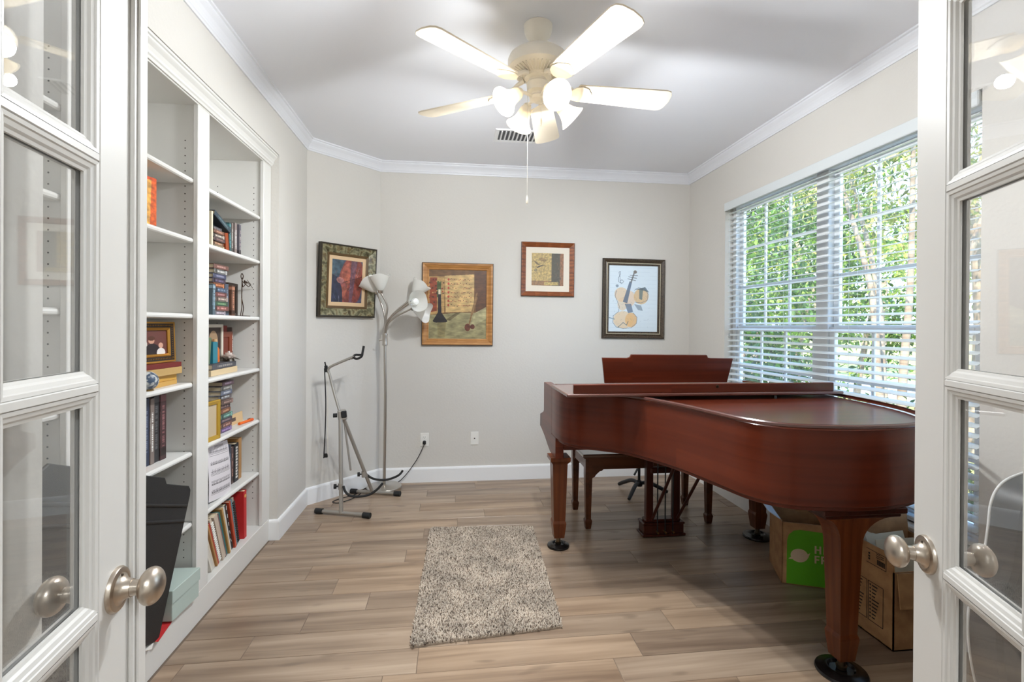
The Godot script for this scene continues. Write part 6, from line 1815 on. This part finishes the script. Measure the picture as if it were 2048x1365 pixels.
func trunk(t: Node3D, pts: Array, r0: float, r1: float) -> void:
	var s: Array = spline(pts, 4)
	var rad := []
	for i in s.size(): rad.append(lerpf(r0, r1, float(i) / (s.size() - 1)))
	put("trunk", MB.new().tube(s, rad, 8), mats.outdoor_bark, t)

func build_outside() -> void:
	var grass := mottled(81, [c8(112, 120, 58), c8(138, 142, 72), c8(164, 160, 88), c8(120, 126, 60)], 0.03)
	grass.uv1_world_triplanar = true
	grass.uv1_scale = Vector3.ONE * 0.6
	grass.roughness = 0.95
	var g := struct_mesh("ground", MB.new().box(Vector3(2.3, -0.5, -70), Vector3(70, -0.2, 30)), grass, "sunlit lawn outside the window", "lawn")
	var road := mottled(82, [c8(176, 174, 172), c8(190, 188, 184)], 0.02)
	road.uv1_world_triplanar = true
	struct_mesh("street", MB.new().cbox(Vector3.ZERO, Vector3(5.0, 0.05, 60), 0.0, xf(Vector3(10.5, -0.195, -13), 0, 0.25)), road, "pale concrete street beyond the lawn", "street")
	var mulch := mottled(83, [c8(74, 60, 48), c8(96, 80, 62), c8(120, 100, 78)], 0.06)
	struct_mesh("planting_bed", MB.new().box(Vector3(2.3, -0.2, -9), Vector3(4.7, -0.16, 2)), mulch, "brown mulch bed below the window", "flower bed")
	var green := [c8(70, 104, 40), c8(96, 130, 52), c8(122, 150, 66), c8(60, 90, 44)]
	var lime := [c8(140, 160, 66), c8(170, 180, 84), c8(186, 176, 96), c8(116, 140, 60)]
	var dry := [c8(150, 148, 84), c8(178, 166, 108), c8(122, 128, 70), c8(96, 116, 62)]
	var dark := [c8(52, 80, 44), c8(70, 98, 52), c8(88, 112, 58), c8(110, 104, 70)]
	# [name, label, azimuth, distance, blobs, leaves, colours, leaf length, trunks]
	var t := thing("round_tree", "dense green tree close behind the left window panes", "tree", polar(34.5, 6.6), 0.0, "trees outside the window")
	foliage(t, [[Vector3(0, 1.7, 0), Vector3(0.85, 0.8, 0.85)], [Vector3(0.3, 2.6, -0.3), Vector3(0.75, 0.7, 0.75)], [Vector3(-0.35, 1.3, 0.3), Vector3(0.7, 0.6, 0.7)], [Vector3(0.1, 0.8, 0.1), Vector3(0.85, 0.5, 0.85)]], 7000, green, 0.075, 0.036, 1)
	for q in [Vector3(0.2, 0, 0.1), Vector3(-0.2, 0, -0.1), Vector3(0.05, 0, -0.25)]: trunk(t, [q * 0.5, q + Vector3(0, 0.8, 0), q * 1.8 + Vector3(0, 1.9, 0)], 0.04, 0.015)
	t = thing("slender_tree", "many-stemmed slender tree with bare trunks near the right panes", "tree", polar(45.0, 6.4), 0.0, "trees outside the window")
	foliage(t, [[Vector3(0, 3.1, 0), Vector3(1.0, 0.6, 1.0)], [Vector3(0.3, 3.9, 0.5), Vector3(1.2, 0.8, 1.2)], [Vector3(-0.6, 3.5, -0.4), Vector3(0.8, 0.7, 0.8)]], 3600, dry, 0.085, 0.026, 2, 0.12)
	for q in [Vector3(0.25, 0, 0.1), Vector3(-0.25, 0, -0.05), Vector3(0.05, 0, -0.3), Vector3(0.12, 0, 0.32), Vector3(-0.1, 0, 0.15)]: trunk(t, [q * 0.35, q * 0.8 + Vector3(0, 1.0, 0), q * 1.3 + Vector3(0.05, 2.0, 0), q * 2.6 + Vector3(0, 3.3, 0)], 0.05, 0.018)
	t = thing("tall_tree", "tall yellow-green tree behind the dense one", "tree", polar(36.5, 10.5), 0.0, "trees outside the window")
	foliage(t, [[Vector3(0, 3.4, 0), Vector3(1.5, 1.5, 1.5)], [Vector3(-0.6, 2.2, 0.4), Vector3(1.3, 1.0, 1.3)], [Vector3(0.5, 4.8, 0), Vector3(1.2, 1.0, 1.2)]], 4200, lime, 0.11, 0.055, 3)
	trunk(t, [Vector3.ZERO, Vector3(0.1, 1.6, 0), Vector3(0, 3.4, 0.1)], 0.13, 0.06)
	t = thing("broad_tree", "broad pale green tree filling the middle of the window", "tree", polar(40.8, 9.0), 0.0, "trees outside the window")
	foliage(t, [[Vector3(0, 2.4, 0), Vector3(1.15, 0.9, 1.15)], [Vector3(0.5, 1.6, 0.4), Vector3(0.9, 0.7, 0.9)], [Vector3(-0.3, 3.3, 0), Vector3(1.0, 0.7, 1.0)]], 4200, green, 0.09, 0.042, 4)
	for q in [Vector3(0.2, 0, 0.1), Vector3(-0.2, 0, -0.1)]: trunk(t, [q * 0.5, q + Vector3(0, 1.0, 0), q * 2.0 + Vector3(0, 2.3, 0)], 0.06, 0.025)
	t = thing("street_tree", "sunlit yellow tree across the street", "tree", polar(43.5, 15.5), 0.0, "trees outside the window")
	foliage(t, [[Vector3(0, 2.6, 0), Vector3(2.2, 1.4, 2.2)], [Vector3(1.2, 3.8, 1.0), Vector3(1.6, 1.2, 1.6)], [Vector3(-1.6, 3.2, -0.8), Vector3(1.6, 1.2, 1.6)]], 3800, lime, 0.15, 0.08, 5)
	trunk(t, [Vector3.ZERO, Vector3(0.1, 1.6, 0), Vector3(0, 2.8, 0.1)], 0.16, 0.08)
	t = thing("far_tree", "dark green tree far behind the left panes", "tree", polar(32.5, 15.0), 0.0, "trees outside the window")
	foliage(t, [[Vector3(0, 2.6, 0), Vector3(2.4, 2.0, 2.4)], [Vector3(0.8, 4.6, 0), Vector3(1.8, 1.4, 1.8)]], 5000, dark, 0.17, 0.09, 6)
	trunk(t, [Vector3.ZERO, Vector3(0.1, 1.4, 0), Vector3(0, 2.8, 0.1)], 0.18, 0.1)
	t = thing("overhanging_tree", "feathery tree hanging over the top right panes", "tree", polar(50.0, 8.2), 0.0, "trees outside the window")
	foliage(t, [[Vector3(-0.4, 3.4, -0.2), Vector3(1.5, 0.9, 1.5)], [Vector3(-0.9, 4.3, -0.7), Vector3(1.4, 0.8, 1.4)], [Vector3(0.6, 2.2, 0.8), Vector3(1.0, 0.9, 1.0)]], 3400, dry, 0.10, 0.03, 7, 0.16)
	trunk(t, [Vector3.ZERO, Vector3(0.1, 1.6, 0), Vector3(-0.2, 3.4, 0.1)], 0.1, 0.05)
	t = thing("distant_tree", "pale green tree on the far side of the street", "tree", polar(39.0, 20.0), 0.0, "trees outside the window")
	foliage(t, [[Vector3(0, 2.8, 0), Vector3(3.4, 2.0, 3.4)], [Vector3(0.8, 4.6, 0), Vector3(2.4, 1.4, 2.4)]], 3000, lime, 0.2, 0.11, 8)
	trunk(t, [Vector3.ZERO, Vector3(0.1, 1.6, 0), Vector3(0, 2.8, 0.1)], 0.2, 0.1)
	var lab := ["twiggy shrub under the far end of the window", "low leafy shrub under the middle of the window", "low shrub with dead twigs under the near panes"]
	var at := [polar(33.5, 5.9), polar(39.3, 5.0), polar(49.5, 4.8)]
	for i in 3:
		t = thing("shrub", lab[i], "shrub", at[i], 0.0, "shrubs below the window")
		foliage(t, [[Vector3(0, 0.45, 0), Vector3(0.55, 0.35, 0.5)], [Vector3(0.2, 0.7, 0.1), Vector3(0.45, 0.3, 0.4)]] if i < 2 else [[Vector3(0, 0.3, 0), Vector3(0.6, 0.25, 0.5)]], 1500, dark, 0.055, 0.026, 20 + i)
		var r := RandomNumberGenerator.new()
		r.seed = 40 + i
		for k in 22:
			var a := r.randf() * TAU
			var d := Vector3(cos(a), 0, sin(a)) * r.randf_range(0.2, 0.6)
			put("twig", MB.new().tube([d * 0.1, d * 0.5 + Vector3(0, r.randf_range(0.3, 0.5), 0), d + Vector3(0, r.randf_range(0.5, 1.05), 0)], [0.009, 0.006, 0.003], 5), mats.outdoor_bark, t)
